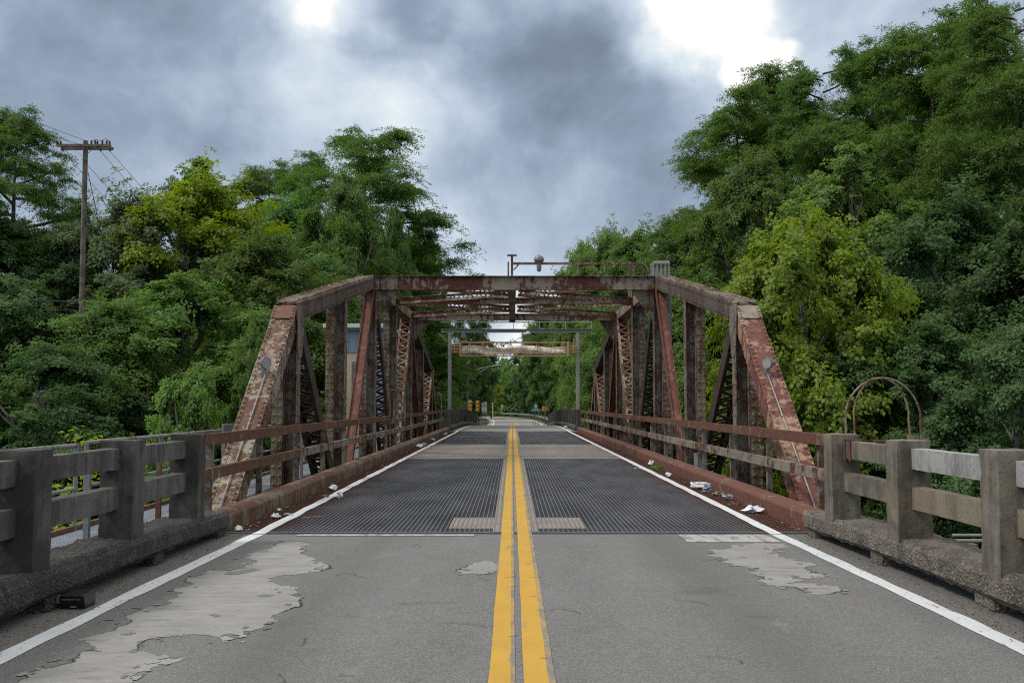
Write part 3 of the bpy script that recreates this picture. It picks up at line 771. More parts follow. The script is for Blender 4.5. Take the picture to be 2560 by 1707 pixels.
for (ya, yb) in ((24.85, 29.27), (29.53, 33.76)):
    for (xa, xb) in ((XL + .2, XR - .2), (XR - .2, XL + .2)):
        mid = .052
        for (t0, t1) in ((0, .5), (.5, 1)):
            a = Vector((xa + (xb - xa) * t0, ya + (yb - ya) * t0, 4.36)); b = Vector((xa + (xb - xa) * t1, ya + (yb - ya) * t1, 4.36))
            d = (b - a).normalized(); a, b = a + d * (.12 if t0 else .02), b - d * (.12 if not t0 else .02)
            mb = MB(); dz = .09
            for u in (-1, 1): mb.bar(a + Vector((0, 0, u * dz)), b + Vector((0, 0, u * dz)), .1, .014, side=d.cross(Vector((0, 0, 1)))); mb.bar(a + Vector((0, 0, u * (dz - .035))), b + Vector((0, 0, u * (dz - .035))), .012, .055, side=d.cross(Vector((0, 0, 1))))
            lace(mb, a, b, dz * 2 - .04, d.cross(Vector((0, 0, 1))), .02, .15, .04, .01, side=(0, 0, 1))
            mb.build('lateral_brace', M['lace'], bridge)
for y, z0 in ((24.7, 4.165), (33.9, 4.165)):
    for sgn, xe in ((-1, XL + .2), (1, XR - .2)):
        mb = MB(); poly = [(xe, z0), (xe - sgn * .55, z0), (xe - sgn * .50, z0 - .07), (xe, z0 - .78)]
        mb.prism(poly, 1, y - .006, y + .006); mb.bar((xe - sgn * .545, y, z0 - .03), (xe, y, z0 - .80), .09, .012, side=(0, 1, 0))
        mb.rivets((xe - sgn * .06, y - .006, z0 - .08), (xe - sgn * .06, y - .006, z0 - .7), .1, (0, -1, 0), .014)
        mb.build('knee_brace', M['post'], bridge)
# floor system
for y in [11.4] + Yv + [47.4]:
    mb = MB(); mb.box(XL - .1, XR + .1, y - .008, y + .008, -1.05, -.21); mb.box(XL - .1, XR + .1, y - .12, y + .12, -.208, -.195); mb.box(XL - .1, XR + .1, y - .12, y + .12, -1.065, -1.05)
    mb.build('floor_beam', M['dark'], bridge)
for x in (-2.6, -1.55, -.5, .65, 1.7, 2.75):
    mb = MB(); mb.box(x - .006, x + .006, 10.5, 48.4, -.19, -.09); mb.box(x - .06, x + .06, 10.5, 48.4, -.088, -.078); mb.build('stringer', M['dark'], bridge)
# open grating deck
mb = MB(); x = -2.97
while x < 3.13:
    mb.box(x - .0045, x + .0045, 10.52, 48.45, -.06, 0); x += .0525
y = 10.56
while y < 48.4:
    mb.box(-2.99, 3.14, y - .003, y + .003, -.045, -.006); y += .10
deck = mb.build('deck_grating', M['grate'], bridge)
for y0, y1, z in ((10.500, 10.545, .004), (10.585, 10.61, .003), (10.402, 10.44, .002), (48.46, 48.5, .003), (24.42, 24.46, .003), (33.0, 33.04, .003)):
    mb = MB(); mb.box(-2.99, 3.14, y0, y1, -.08, z); mb.build('joint_plate', M['joint'], bridge)
mb = MB()
mb.box(-.205, .275, 10.62, 48.4, -.05, -.004); mb.box(-.69, -.207, 10.93, 11.96, -.05, -.0045); mb.box(.277, .80, 10.93, 11.96, -.05, -.0045)
mb.box(-2.62, -.207, 24.47, 32.99, -.05, -.004); mb.box(.277, 2.74, 24.47, 32.99, -.05, -.004); mb.box(-.9, -.207, 47.6, 48.4, -.05, -.0042)
mb.build('deck_fill', M['fill'], bridge)
# steel kerbs
for sgn, xi, mt in ((-1, -3.0, M['curb_olive']), (1, 3.15, M['curb_red'])):
    mb = MB()
    for y0, y1 in ((10.42, 10.56), (10.575, 22.4), (22.41, 35.2), (35.21, 48.48)):
        poly = [(xi, -.05), (xi, .155), (xi + sgn * .035, .20), (xi + sgn * .22, .205), (xi + sgn * .22, -.05)]
        mb.prism(poly, 1, y0, y1)
    mb.build('steel_kerb', mt, bridge, bevel=.012)
# guard rails
for sgn, xg in ((-1, -3.30), (1, 3.36)):
    spans_u = [(10.4, 15.6), (15.62, 20.3), (20.32, 26.95), (31.0, 38.4), (38.42, 48.4)] if sgn < 0 else [(10.4, 15.6), (15.62, 20.3), (20.32, 29.4), (29.42, 38.4), (38.42, 48.4)]
    spans_l = [(10.4, 15.6), (15.62, 20.3), (20.32, 29.4), (29.42, 38.4), (38.42, 48.4)]
    for nm, spans, z, mt in (('upper', spans_u, .955, M['rail_red']), ('lower', spans_l, .575, M['rail_red'] if sgn < 0 else M['rail_grey'])):
        for k, (y0, y1) in enumerate(spans):
            mb = MB(); mb.box(xg - .006, xg + .006, y0, y1, z - .058, z + .058)
            for u in (-1, 1): mb.box(xg + sgn * .007, xg + sgn * .06, y0, y1, z + u * .058 - .006, z + u * .058 + .006)
            mb.build('guard_rail', mt if (nm == 'upper' or k == 0 or sgn > 0) else M['rail_grey'], bridge)
    y = 11.2
    while y < 48.3:
        mb = MB(); mb.box(xg + sgn * .062, xg + sgn * .075, y - .04, y + .04, -.2, 1.0); mb.box(xg + sgn * .076, xg + sgn * .13, y - .04, y - .028, -.2, 1.0); mb.build('rail_post', M['post'], bridge); y += 2.25
mb = MB()
for y in (27.1, 28.0, 28.95, 29.9, 30.9): mb.box(-3.33, -3.29, y - .02, y + .02, .2 if y in (27.1, 30.9) else .9, 1.72)
mb.box(-3.335, -3.285, 27.1, 30.9, 1.70, 1.75); mb.box(-3.36, -3.28, 27.1, 30.9, .80, .93)
mb.build('side_gate', M['post'], bridge)
# junction boxes on the right truss
mb = MB(); mb.box(3.44, 3.56, 18.6, 18.95, -.15, .42); mb.build('junction_box', M['plate'], bridge, bevel=.01)

# floodlights on the end posts
def floodlight(x, xc, sgn, label):
    A = Vector((0, 10.9, -1.15)); d = Vector((0, 3.45, 2.83)).normalized(); n_ = Vector((0, -2.83, 3.45)).normalized()
    s0 = (1.77 + 1.15) / d.z; P = A + d * s0 + n_ * .02; P.x = x
    t = thing('floodlight', P, label, 'lamp', 'floodlights on the near end posts')
    ax = Vector((-sgn * .74, -.62, -.06)).normalized()
    c = P + n_ * .10 + Vector((0, 0, .07))
    mb = MB(); mb.lathe([(.02, -.16), (.035, -.155), (.04, -.10), (.055, -.06), (.08, -.02), (.086, .02), (.086, .035), (.074, .034)], c, ax, 20); mb.build('housing', M['lampgrey'], t, smooth=False)
    mb = MB(); mb.lathe([(.073, .0342), (.070, .026), (.04, .018), (.01, .016)], c, ax, 20); mb.build('lens', M['lens'], t)
    mb = MB(); mb.tube([P - n_ * .01, P + n_ * .04, c - ax * .08], .022, 8); mb.box(x - .05, x + .05, P.y - .05, P.y + .03, P.z - .07, P.z + .03); mb.build('bracket', M['lampgrey'], t)
    mb = MB(); q0 = P - d * .05 + n_ * .012; q1 = A + d * .9 + n_ * .035; q1.x = x + .03 * sgn; mb.tube([q0, q0.lerp(q1, .5) + Vector((.006, 0, 0)), q1], .0105, 8)
    for k in (.25, .55, .8): mb.lathe([(.02, -.02), (.02, .02)], q0.lerp(q1, k), (q1 - q0), 8)
    mb.build('conduit', M['conduit'], t)
floodlight(-3.57, XL, -1, 'grey floodlight with conduit on the flaking left end post')
floodlight(3.70, XR, 1, 'grey floodlight with conduit on the red right end post')

# maintenance rail and navigation lamp over the bridge top
t = thing('catwalk_railing', (.02, 29.4, 4.48), 'rusty pipe railing standing on top of the bridge, bent down at its right end', 'railing')
mb = MB(); mb.box(-.035, .035, 29.36, 29.44, 4.48, 5.72); mb.box(-.14, .14, 29.32, 29.48, 5.72, 5.76); mb.build('end_post', M['rustpipe'], t)
mb = MB(); mb.tube([(-.11, 29.4, 4.48), (-.11, 29.4, 5.55)], .025, 6); mb.build('brace', M['rustpipe'], t)
mb = MB(); mb.box(.036, 3.78, 29.37, 29.43, 5.46, 5.53); mb.tube([(.05, 29.4, 5.3), (.2, 29.4, 5.47)], .02, 6); mb.build('top_rail', M['rustpipe'], t)
for x in (1.95, 3.50): 
    mb = MB(); mb.box(x - (.03 if x < 3 else .06), x + (.03 if x < 3 else .06), 29.375, 29.425, 4.48, 5.459); mb.build('baluster', M['rustpipe'], t)
mb = MB(); mb.tube([(3.6, 29.4, 5.25), (3.66, 29.4, 5.4), (3.8, 29.4, 5.49), (3.95, 29.4, 5.44), (4.05, 29.4, 5.3), (4.10, 29.4, 5.1), (4.10, 29.4, 4.5)], .035, 8); mb.build('bent_end', M['rustpipe'], t)
t = thing('navigation_lamp', (.80, 29.36, 5.28), 'grey domed navigation lamp hung on the catwalk railing', 'lamp')
c = (.80, 29.30, 0)
mb = MB(); mb.lathe([(.03, 5.74), (.05, 5.72), (.10, 5.70), (.135, 5.66), (.145, 5.61), (.145, 5.59), (.15, 5.585), (.15, 5.565), (.11, 5.52), (.07, 5.47)], c); mb.build('dome', M['lampgrey'], t, smooth=True)
mb = MB(); mb.lathe([(.07, 5.469), (.072, 5.34), (.06, 5.26), (.03, 5.24)], c); mb.build('body', M['lampgrey'], t, smooth=True)
mb = MB(); mb.tube([(.80, 29.31, 5.46), (.80, 29.40, 5.49)], .02, 6); mb.build('bracket', M['rustpipe'], t)
t = thing('ladder_cage', (3.98, 25.0, 4.5), 'pale grey ladder cage on the right truss beside the portal beam', 'ladder')
mb = MB()
for x in (3.56, 3.66, 3.76, 3.86, 3.96):
    for y in (24.95, 25.3): mb.box(x - .014, x + .014, y - .014, y + .014, 4.52, 4.86)
mb.build('bars', M['gate_grey'], t)
mb = MB()
for z in (4.86, ): mb.box(3.54, 3.98, 24.92, 24.98, z, z + .05); mb.box(3.54, 3.98, 25.27, 25.33, z, z + .05); mb.box(3.6, 3.98, 24.99, 25.26, z + .03, z + .085)
mb.build('top_ring', M['gate_grey'], t)
mb = MB(); mb.box(3.96, 4.0, 24.9, 24.94, -1, 4.5); mb.box(3.96, 4.0, 25.3, 25.34, -1, 4.5)
for k in range(18): mb.box(3.97, 3.99, 24.94, 25.3, -.8 + .3 * k, -.77 + .3 * k)
mb.build('rails', M['pipe_grey'], t)

# ------------------------------------------------------------------ concrete railings of the approaches
def near_railing(sgn, label, mats):
    mp_, mr, mc = mats
    xp = -3.09 if sgn < 0 else 3.145
    t = thing('concrete_railing', (xp, 9.5, .2), label, 'railing', 'concrete post and rail parapets')
    ys_ = [9.55, 7.95, 6.33, 4.7, 3.1]
    for k, y in enumerate(ys_):
        mb = MB(); mb.rough(xp - .135, xp + .135, y - .125, y + .125, .22, 1.06, .03, .006, 12, k + sgn * 3, .003); mb.build('post', mp_, t, smooth=True)
    xi = xp - sgn * .045                                   # rails set into the outer half of the posts
    for k in range(4):
        for z0, z1, w in ((.835, 1.0, 0), (.525, .70, 1)):
            y1, y0 = ys_[k] - .115, ys_[k + 1] + .115
            if sgn > 0: y0 += .0
            mat = mr[(k, w)] if isinstance(mr, dict) else mr
            mb = MB(); x0, x1 = sorted((xi + sgn * .02, xi + sgn * .15)); mb.rough(x0, x1, y0, y1, z0, z1, .05, .004, 8, k * 2 + w + sgn, .002)
            mb.build('rail', mat, t, smooth=True)
    mb = MB(); xi2 = -2.905 if sgn < 0 else 3.0
    x0, x1 = sorted((xi2, xi2 + sgn * .46)); mb.rough(x0, x1, 2.0, 10.36, .095, .285, .035, .016, 8, 5 + sgn, .025)
    mb.v = [(v[0], v[1], v[2] + zr(v[1]) * .5 - .04 * max(0, (v[1] - 8.5) / 1.9)) for v in mb.v]
    mb.build('kerb', mc, t, smooth=True)
    for k, y in enumerate((10.2, 8.4, 6.5, 4.6)):
        mb = MB(); x0, x1 = sorted((xi2 + sgn * .03, xi2 + sgn * .4)); mb.rough(x0, x1, y - .14, y + .14, zr(y) - .06, .13, .05, .01, 6, k, .01); mb.build('kerb_block', mc, t, smooth=True)
near_railing(-1, 'dark weathered concrete railing with sooty posts along the left side of the near road', (M['conc_dark'], M['conc_dark_rail'], M['conc_dark_curb']))
CL, CW, CB = M['conc_light'], M['conc_white'], M['conc_brown']
near_railing(1, 'pale lichen-stained concrete railing with whitewashed rails along the right side of the near road', (CL, {(0, 0): CL, (0, 1): CL, (1, 0): CW, (1, 1): CB, (2, 0): CW, (2, 1): CB, (3, 0): CW, (3, 1): CB}, M['conc_light_curb']))
t = thing('steel_strap', (3.2, 9.3, .92), 'rusty double steel strap clamped round the right concrete rail end', 'strap')
mb = MB()
for y in (9.36, 9.22): mb.box(3.108, 3.118, y - .018, y + .018, .82, 1.012); mb.box(3.108, 3.29, y - .018, y + .018, 1.006, 1.014)
mb.build('band', M['rail_red'], t)

def far_railing(sgn, label):
    xp = -3.14 if sgn < 0 else 3.28
    t = thing('concrete_railing', (xp, 49, 0), label, 'railing', 'concrete post and rail parapets')
    n = 24
    for k in range(n):
        y = 49.1 + k * 1.65; z = zr(y); mb = MB(); mb.box(xp - .13, xp + .13, y - .12, y + .12, z + .1, z + 1.06); mb.build('post', M['conc_far'], t, bevel=.015)
    for z0, z1 in ((.83, 1.0), (.52, .70)):
        mb = MB()
        for k in range(n - 1):
            ya, yb = 49.1 + k * 1.65 + .12, 49.1 + (k + 1) * 1.65 - .12; xm = xp + sgn * .03
            mb.add([(xm - .06, ya, zr(ya) + z0), (xm + .06, ya, zr(ya) + z0), (xm + .06, yb, zr(yb) + z0), (xm - .06, yb, zr(yb) + z0), (xm - .06, ya, zr(ya) + z1), (xm + .06, ya, zr(ya) + z1), (xm + .06, yb, zr(yb) + z1), (xm - .06, yb, zr(yb) + z1)],
                   [(3, 2, 1, 0), (4, 5, 6, 7), (0, 1, 5, 4), (1, 2, 6, 5), (2, 3, 7, 6), (3, 0, 4, 7)])
        mb.build('rail', M['conc_far'], t)
    mb = MB(); xi = xp - sgn * .2; N = 30
    pts = [(49.0 + (87.3 - 49.0) * i / N) for i in range(N + 1)]; vs = []; fs = []
    for y in pts: vs += [(xi, y, zr(y) + .08), (xi, y, zr(y) + .22), (xi + sgn * .06, y, zr(y) + .27), (xi + sgn * .45, y, zr(y) + .27), (xi + sgn * .45, y, zr(y) - .2)]
    for i in range(N):
        for k in range(4): fs.append((5 * i + k, 5 * i + k + 1, 5 * (i + 1) + k + 1, 5 * (i + 1) + k))
    fs += [(0, 1, 2, 3, 4), tuple(5 * N + k for k in (4, 3, 2, 1, 0))]
    mb.add(vs, fs); mb.build('kerb', M['conc_far'], t)
    for k in range(14):
        y = 50 + k * 2.7; mb = MB(); x0, x1 = sorted((xi + sgn * .02, xi + sgn * .4)); mb.box(x0, x1, y - .12, y + .12, zr(y) - .05, zr(y) + .12); mb.build('kerb_block', M['conc_far'], t)
far_railing(-1, 'dark concrete railing curving down beyond the bridge on the left')
far_railing(1, 'brownish concrete railing curving down beyond the bridge on the right')

# ------------------------------------------------------------------ walkway beside the left truss, operator house
t = thing('side_walkway', (-4.3, 8, 0), 'narrow grey grating walkway with rusty pipe handrails beside the left truss', 'walkway')
mb = MB(); x = -4.63
while x < -3.88: mb.box(x - .004, x + .004, 3.5, 40, -.04, 0); x += .035
y = 3.5
while y < 40: mb.box(-4.64, -3.87, y - .003, y + .003, -.03, -.004); y += .1
mb.build('grating', M['grate_grey'], t)
mb = MB(); mb.box(-4.70, -4.65, 3.5, 40, -.20, .05); mb.build('edge_beam', M['rail_red'], t)
mb = MB(); mb.box(-3.85, -3.80, 3.5, 10.2, -.2, -.01); mb.build('edge_beam', M['rail_red'], t)
mb = MB()
for a, b in ((3.6, 10.75), (10.95, 33)):
    mb.tube([(-4.67, a, .92), (-4.67, b, .90)], .024, 8); mb.tube([(-4.67, a, .45), (-4.67, b, .44)], .021, 8)
mb.build('handrail', M['pipe'], t)
for y in (5.0, 6.9, 8.8, 10.72, 10.98, 13.3, 15.6, 17.9, 20.2, 22.5, 24.8, 27.1, 29.4, 31.7):
    mb = MB(); mb.tube([(-4.67, y, -.15), (-4.67, y, .92)], .026, 8); mb.build('handrail_post', M['pipe_grey'], t)
for y in (5.4, 7.3, 9.24, 11.1, 13.57, 16.9, 18.6):
    mb = MB(); mb.box(-3.935, -3.885, y - .025, y + .025, -.2, .90); mb.build('handrail_post', M['pipe_grey'] if y != 11.1 else M['rail_red'], t)
mb = MB(); mb.tube([(-3.91, 13.57, .88), (-3.91, 18.6, .88)], .02, 8); mb.tube([(-3.91, 16.9, .45), (-3.91, 18.6, .45)], .02, 8); mb.build('handrail', M['pipe'], t)
mb = MB(); mb.box(-4.62, -4.58, 15.9, 16.5, .3, 1.02); mb.build('sign_back', M['plate'], t, bevel=.01)

hx0, hx1, hy0, hy1 = -6.15, -4.35, 33.6, 39.0
t = thing('operator_house', (-5.2, 33.6, 0), 'pale blue sheet-metal operator house with cream door and flat white roof beside the left truss', 'house')
def siding(mb, a, b, z0, z1, nrm):
    a, b = Vector(a), Vector(b); d = (b - a); L = d.length; d.normalize(); n_ = Vector(nrm); k = int(L / .30)
    for i in range(k + 1):
        p = a + d * min(L - .02, max(.02, L * i / k)); q = p + n_ * .018
        mb.bar((q.x, q.y, z0), (q.x, q.y, z1), .05, .036, side=d)
mb = MB(); mb.box(hx0, hx1, hy0, hy1, -.3, 3.86); siding(mb, (hx0, hy0, 0), (hx1, hy0, 0), 3.08, 3.85, (0, -1, 0)); siding(mb, (hx1, hy0, 0), (hx1, hy1, 0), -.2, 3.85, (1, 0, 0)); siding(mb, (-4.86, hy0, 0), (hx1, hy0, 0), -.2, 3.02, (0, -1, 0))
mb.build('wall', M['blue'], t)
mb = MB(); mb.box(hx0 - .2, hx1 + .22, hy0 - .25, hy1 + .2, 3.88, 4.02); mb.build('roof', M['white'], t, bevel=.01)
mb = MB(); mb.box(hx0 - .14, hx1 + .14, hy0 - .15, hy1 + .12, 3.80, 3.879); mb.build('soffit', M['lampgrey'], t)
mb = MB(); mb.box(hx0 - .02, -4.9, hy0 - .05, hy0 - .003, -.2, 3.03); dr = mb.build('door', M['cream'], t, bevel=.01)
mb = MB(); mb.box(-5.40, -5.12, hy0 - .07, hy0 - .052, 1.15, 2.75); 
for k in range(16): mb.box(-5.39, -5.13, hy0 - .085, hy0 - .071, 1.2 + k * .095, 1.24 + k * .095)
mb.build('louvre', M['lampgrey'], dr)
mb = MB(); mb.box(-5.06, -4.99, hy0 - .085, hy0 - .052, 1.2, 1.36); mb.tube([(-5.02, hy0 - .1, 1.26), (-5.14, hy0 - .1, 1.26)], .015, 6); mb.build('handle', M['lampgrey'], dr)
mb = MB(); mb.box(hx0 - .03, -4.86, hy0 - .058, hy0 - .002, 3.032, 3.075); mb.build('lintel', M['lampgrey'], t)
mb = MB()
for x in (hx0 + .1, hx1 - .1):
    for y in (hy0 + .1, hy1 - .1): mb.box(x - .1, x + .1, y - .1, y + .1, -9, -.3)
mb.build('stilts', M['abut'], t)

# ------------------------------------------------------------------ ladder hoops and fender on the right
t = thing('ladder_hoops', (3.7, 10, 0), 'pair of rusty arched ladder hoops behind the right concrete railing', 'ladder')
def hoop(x0, x1, y, zs, zt, zb0, zb1):
    xm, r = (x0 + x1) / 2, (x1 - x0) / 2; p = [(x0, y, zb0), (x0 + .012, y, zs)]
    for k in range(1, 16):
        a = math.pi - math.pi * k / 16; p.append((xm + r * math.cos(a), y, zs + (zt - zs) * math.sin(a)))
    p += [(x1 - .01, y, zs), (x1 + .02, y, zb1)]; mb = MB(); mb.tube(p, .0105, 8); mb.build('hoop', M['rustpipe'], t)
hoop(3.33, 4.10, 10.0, 1.16, 1.605, -.8, -.8); hoop(3.52, 4.10, 10.3, 1.18, 1.61, -.8, .8)
mb = MB(); mb.box(4.06, 4.14, 9.97, 10.03, -1.2, 1.0); mb.box(4.08, 4.16, 10.27, 10.33, -1.2, 1.02); mb.build('stanchion', M['rustpipe'], t)
mb = MB(); mb.box(3.62, 4.05, 9.97, 10.03, .955, .985); mb.build('cross_bar', M['rail_red'], t)
t = thing('fender_railing', (4.2, 9, 0), 'low pipe rail over dark timber fenders below the right concrete railing', 'railing')
mb = MB(); mb.tube([(3.72, 9, .125), (6.2, 9, .115)], .017, 8); mb.tube([(4.05, 9.25, .14), (6.2, 9.25, .13)], .015, 8); mb.build('top_rail', M['pipe'], t)
for x in (4.23, 5.5): 
    mb = MB(); mb.tube([(x, 9, -1.4), (x, 9, .12)], .02, 8); mb.build('post', M['pipe_grey'], t)
mb = MB(); mb.box(3.98, 4.14, 2.5, 9.1, -.25, .02); mb.box(4.38, 4.54, 2.5, 9.4, -.3, -.01); mb.box(3.98, 4.24, 9.15, 9.3, -.4, .07); mb.build('timber', M['wood'], t)

# ------------------------------------------------------------------ gate gantry and raised barrier beyond the bridge
t = thing('gate_gantry', (.1, 57, -.02), 'grey steel gate gantry with two tall posts and a railed walkway spanning the road', 'gantry')
for x in (-3.57, 3.76):
    mb = MB(); mb.box(x - .10, x + .10, 56.9, 57.1, -1.2, 5.39); mb.build('post', M['gate_grey'], t, bevel=.008)
    s_ = -1 if x < 0 else 1
    mb = MB(); mb.bar((x, 57, 4.75), (x + s_ * .62, 57, 5.36), .05, .05, side=(0, 1, 0)); mb.build('brace', M['gate_grey'] if x < 0 else M['salmon'], t)
mb = MB(); mb.box(-4.07, 4.58, 56.98, 57.0, 5.41, 5.58); mb.box(-4.07, 4.58, 56.85, 57.2, 5.585, 5.6); mb.box(-4.07, 4.58, 56.9, 57.1, 5.395, 5.409); mb.build('crossbeam', M['gate_grey'], t)
mb = MB(); mb.tube([(-4.07, 57.1, 6.02), (4.58, 57.1, 6.02)], .022, 6); mb.tube([(-4.07, 57.4, 6.02), (4.58, 57.4, 6.02)], .022, 6); mb.build('handrail', M['gate_grey'], t)
for k in range(6):
    x = -2.88 + 1.49 * k; mb = MB(); mb.box(x - .022, x + .022, 57.08, 57.12, 5.6, 6.02); mb.build('handrail_post', M['gate_grey'], t)
mb = MB(); mb.lathe([(.02, .1), (.13, .08), (.16, 0), (.165, -.06), (.13, -.065)], (-2.78, 56.75, 5.2), (0, 1, 0), 16); mb.box(-2.83, -2.73, 56.75, 56.85, 5.2, 5.395); mb.build('horn', M['lampgrey'], t)
mb = MB(); mb.lathe([(.05, .08), (.10, .05), (.14, -.02), (.14, -.07)], (.92, 56.8, 5.38), (0, 0, 1), 14); mb.build('dome_lamp', M['white'], t, smooth=True)
mb = MB(); mb.tube([(-3.75, 56.8, 3.9), (-3.78, 56.8, 4.1), (-3.70, 56.8, 4.22), (-3.62, 56.8, 4.1), (-3.66, 56.8, 3.92), (-3.75, 56.8, 3.9)], .014, 6); mb.build('cable_loop', M['conduit'], t)
t = thing('raised_barrier', (.1, 57.2, 4.4), 'salmon-pink trussed barrier gate with a pale sagging net, raised between the gantry posts', 'barrier')
mb = MB()
for z in (4.06, 4.83): mb.box(-2.97, 3.2, 56.72, 56.78, z - .03, z + .03); mb.box(-2.97, 3.2, 57.12, 57.18, z - .03, z + .03)
mb.build('chord', M['salmon'], t)
tops = [-2.42 + .775 * k for k in range(8)]
for k in range(8):
    xa = tops[k]; mb = MB()
    for yy in (56.75, 57.15):
        for e in (-.385, .385):
            if -2.95 < xa + e < 3.2: mb.bar((xa, yy, 4.80), (xa + e, yy, 4.09), .10, .03, side=(0, 1, 0))
    mb.box(xa - .012, xa + .012, 56.74, 56.76, 4.3, 4.79); mb.build('web', M['salmon'], t)
for x, s_ in ((-2.95, -1), (3.19, 1)):
    mb = MB(); mb.box(x - .05, x + .05, 56.71, 57.19, 4.03, 4.86)
    for z in (4.28, 4.45, 4.62): mb.box(*sorted((x + s_ * .05, x + s_ * .52)), 56.8, 56.86, z - .04, z + .04)
    mb.box(*sorted((x + s_ * .32, x + s_ * .37)), 56.78, 56.799, 4.22, 5.02); mb.build('end_arm', M['salmon'], t)
mb = MB(); N = 60; vs = []; fs = []
for i in range(N + 1):
    x = -2.88 + 5.98 * i / N; w = .05 * math.sin(x * 2.3 + .5) + .03 * math.sin(x * 5.1)
    for k in range(5):
        v = k / 4; vs.append((x, 56.95 + .05 * math.sin(v * 6 + x * 1.3), 4.16 + w * .5 + v * (.44 + .05 * math.sin(x * 1.7)) - (.12 if -1.5 < x < -1.0 and k == 0 else 0)))
for i in range(N):
    for k in range(4): fs.append((5 * i + k, 5 * i + 5 + k, 5 * i + 6 + k, 5 * i + 1 + k))
mb.add(vs, fs); o = mb.build('net', M['cloth'], t, smooth=True); o.modifiers.new('thick', 'SOLIDIFY').thickness = .01
mb = MB()
for z, ph in ((4.33, 0),): mb.tube([(-2.8 + 5.9 * i / 24, 56.86, z + .025 * math.sin(i * .9 + ph)) for i in range(25)], .011, 6)
mb.build('cable', M['salmon'], t)
mb = MB(); mb.box(-2.9, -2.5, 56.9, 57.0, 4.862, 4.93); mb.box(-1.75, -1.0, 56.9, 57.0, 4.862, 4.90); mb.build('top_lug', M['salmon'], t)
mb = MB()
for x in (-1.9, 2.55): mb.tube([(x, 57.02, 4.86), (x, 57.02, 5.4)], .01, 6)
mb.build('hanger', M['wire'], t)

# ------------------------------------------------------------------ beyond: street lamp, signals, signs, guardrail
t = thing('street_lamp', (-3.75, 84, zr(84)), 'slim grey street lamp with a long double arm over the road beyond the left railing', 'street lamp')
mb = MB(); mb.tube([(-3.75, 84, -1.6), (-3.74, 84, 4.05)], [.075, .05], 10); mb.build('pole', M['pipe_grey'], t)
mb = MB(); mb.tube([(-3.74, 84, 3.88), (-2.6, 83.6, 4.30), (-1.95, 83.4, 4.42), (-1.45, 83.3, 4.46)], .045, 8); mb.tube([(-3.74, 84, 3.35), (-2.9, 83.7, 3.82), (-2.2, 83.5, 4.24), (-1.9, 83.4, 4.40)], .038, 8); mb.build('arm', M['gate_grey'], t)
mb = MB(); mb.lathe([(.05, -.02), (.09, .05), (.11, .3), (.13, .5), (.06, .68), (.02, .7)], (-1.5, 83.3, 4.47), (1, -.1, .05), 12); mb.build('head', M['lampgrey'], t, smooth=True)
def signal(x, y, zt, label, back=False):
    t = thing('traffic_signal', (x, y, zr(y)), label, 'traffic light', 'yellow traffic signals beyond the left railing')
    mb = MB(); mb.box(x - .16, x + .16, y - .1, y + .12, zt - 1.02, zt)
    mb.build('housing', M['yellowbox'], t, bevel=.02)
    for k in range(3):
        zc = zt - .18 - .33 * k; mb = MB(); mb.lathe([(.12, .0), (.12, .012), (.03, .02)], (x, y + .121, zc), (0, 1, 0), 14); mb.build('lens', M['darkglass'], t)
        mb = MB(); mb.lathe([(.145, 0), (.14, .03), (.10, .055), (.03, .06)], (x, y - .101, zc), (0, -1, 0), 14); mb.build('rear_cap', M['yellowbox'], t)
        mb = MB()
        for q in range(7):
            a, b = math.pi * q / 7, math.pi * (q + 1) / 7
            mb.add([(x + .13 * math.cos(a), y + .12, zc + .13 * math.sin(a)), (x + .13 * math.cos(b), y + .12, zc + .13 * math.sin(b)), (x + .135 * math.cos(b), y + .30, zc + .12 * math.sin(b)), (x + .135 * math.cos(a), y + .30, zc + .12 * math.sin(a))], [(0, 1, 2, 3)])
        o = mb.build('visor', M['yellowbox'], t); o.modifiers.new('thick', 'SOLIDIFY').thickness = .008
    mb = MB(); mb.tube([(x + .12, y + .02, zr(y) - .9), (x + .12, y + .02, zt - 1.021)], .05, 8); mb.build('pole', M['black'], t)
signal(-3.05, 88.5, 1.60, 'yellow traffic signal on a black pole, in front at the end of the left railing')
signal(-3.85, 92, 1.62, 'yellow traffic signal farther off, half hidden by the street lamp pole')
def plate_sign(name, label, cat, x, y, parts, post_z, post_m=M['pipe_grey'], group=None, px=None):
    t = thing(name, (x, y, ground_z(x, y)), label, cat, group)
    for nm, x0, x1, z0, z1, mt in parts: 
        mb = MB(); mb.box(x + x0, x + x1, y - .015, y + .005, z0, z1); mb.build(nm, mt, t, bevel=.004)
    for q in (px or (0,)):
        mb = MB(); mb.box(x + q - .03, x + q + .03, y + .006, y + .05, ground_z(x, y) - .2, post_z); mb.build('post', post_m, t)
    return t
t = plate_sign('notice_sign', 'white two-panel notice sign with dark bars beyond the yellow signal', 'sign', -2.78, 100, [('panel', -.26, -.01, .50, 1.42, M['signwhite']), ('panel', .01, .26, .50, 1.50, M['signwhite'])], 1.52, px=(-.13, .13))
mb = MB()
for z in (1.36, 1.18, 1.06):
    for a, b in ((-.24, -.03), (.03, .24)): mb.box(-2.78 + a, -2.78 + b, 99.975, 99.984, z - .035, z)
mb.build('bars', M['black'], t)
t = thing('marker_post', (-2.5, 130, zr(130)), 'thin pale post beside the far road left of the round route marker', 'post')
mb = MB(); mb.tube([(-2.5, 130, zr(130) - .3), (-2.5, 130, 1.34)], .045, 8); mb.build('shaft', M['white'], t); mb = MB(); mb.lathe([(.06, 1.341), (.06, 1.40), (.02, 1.43)], (-2.5, 130, 0)); mb.build('cap', M['white'], t)
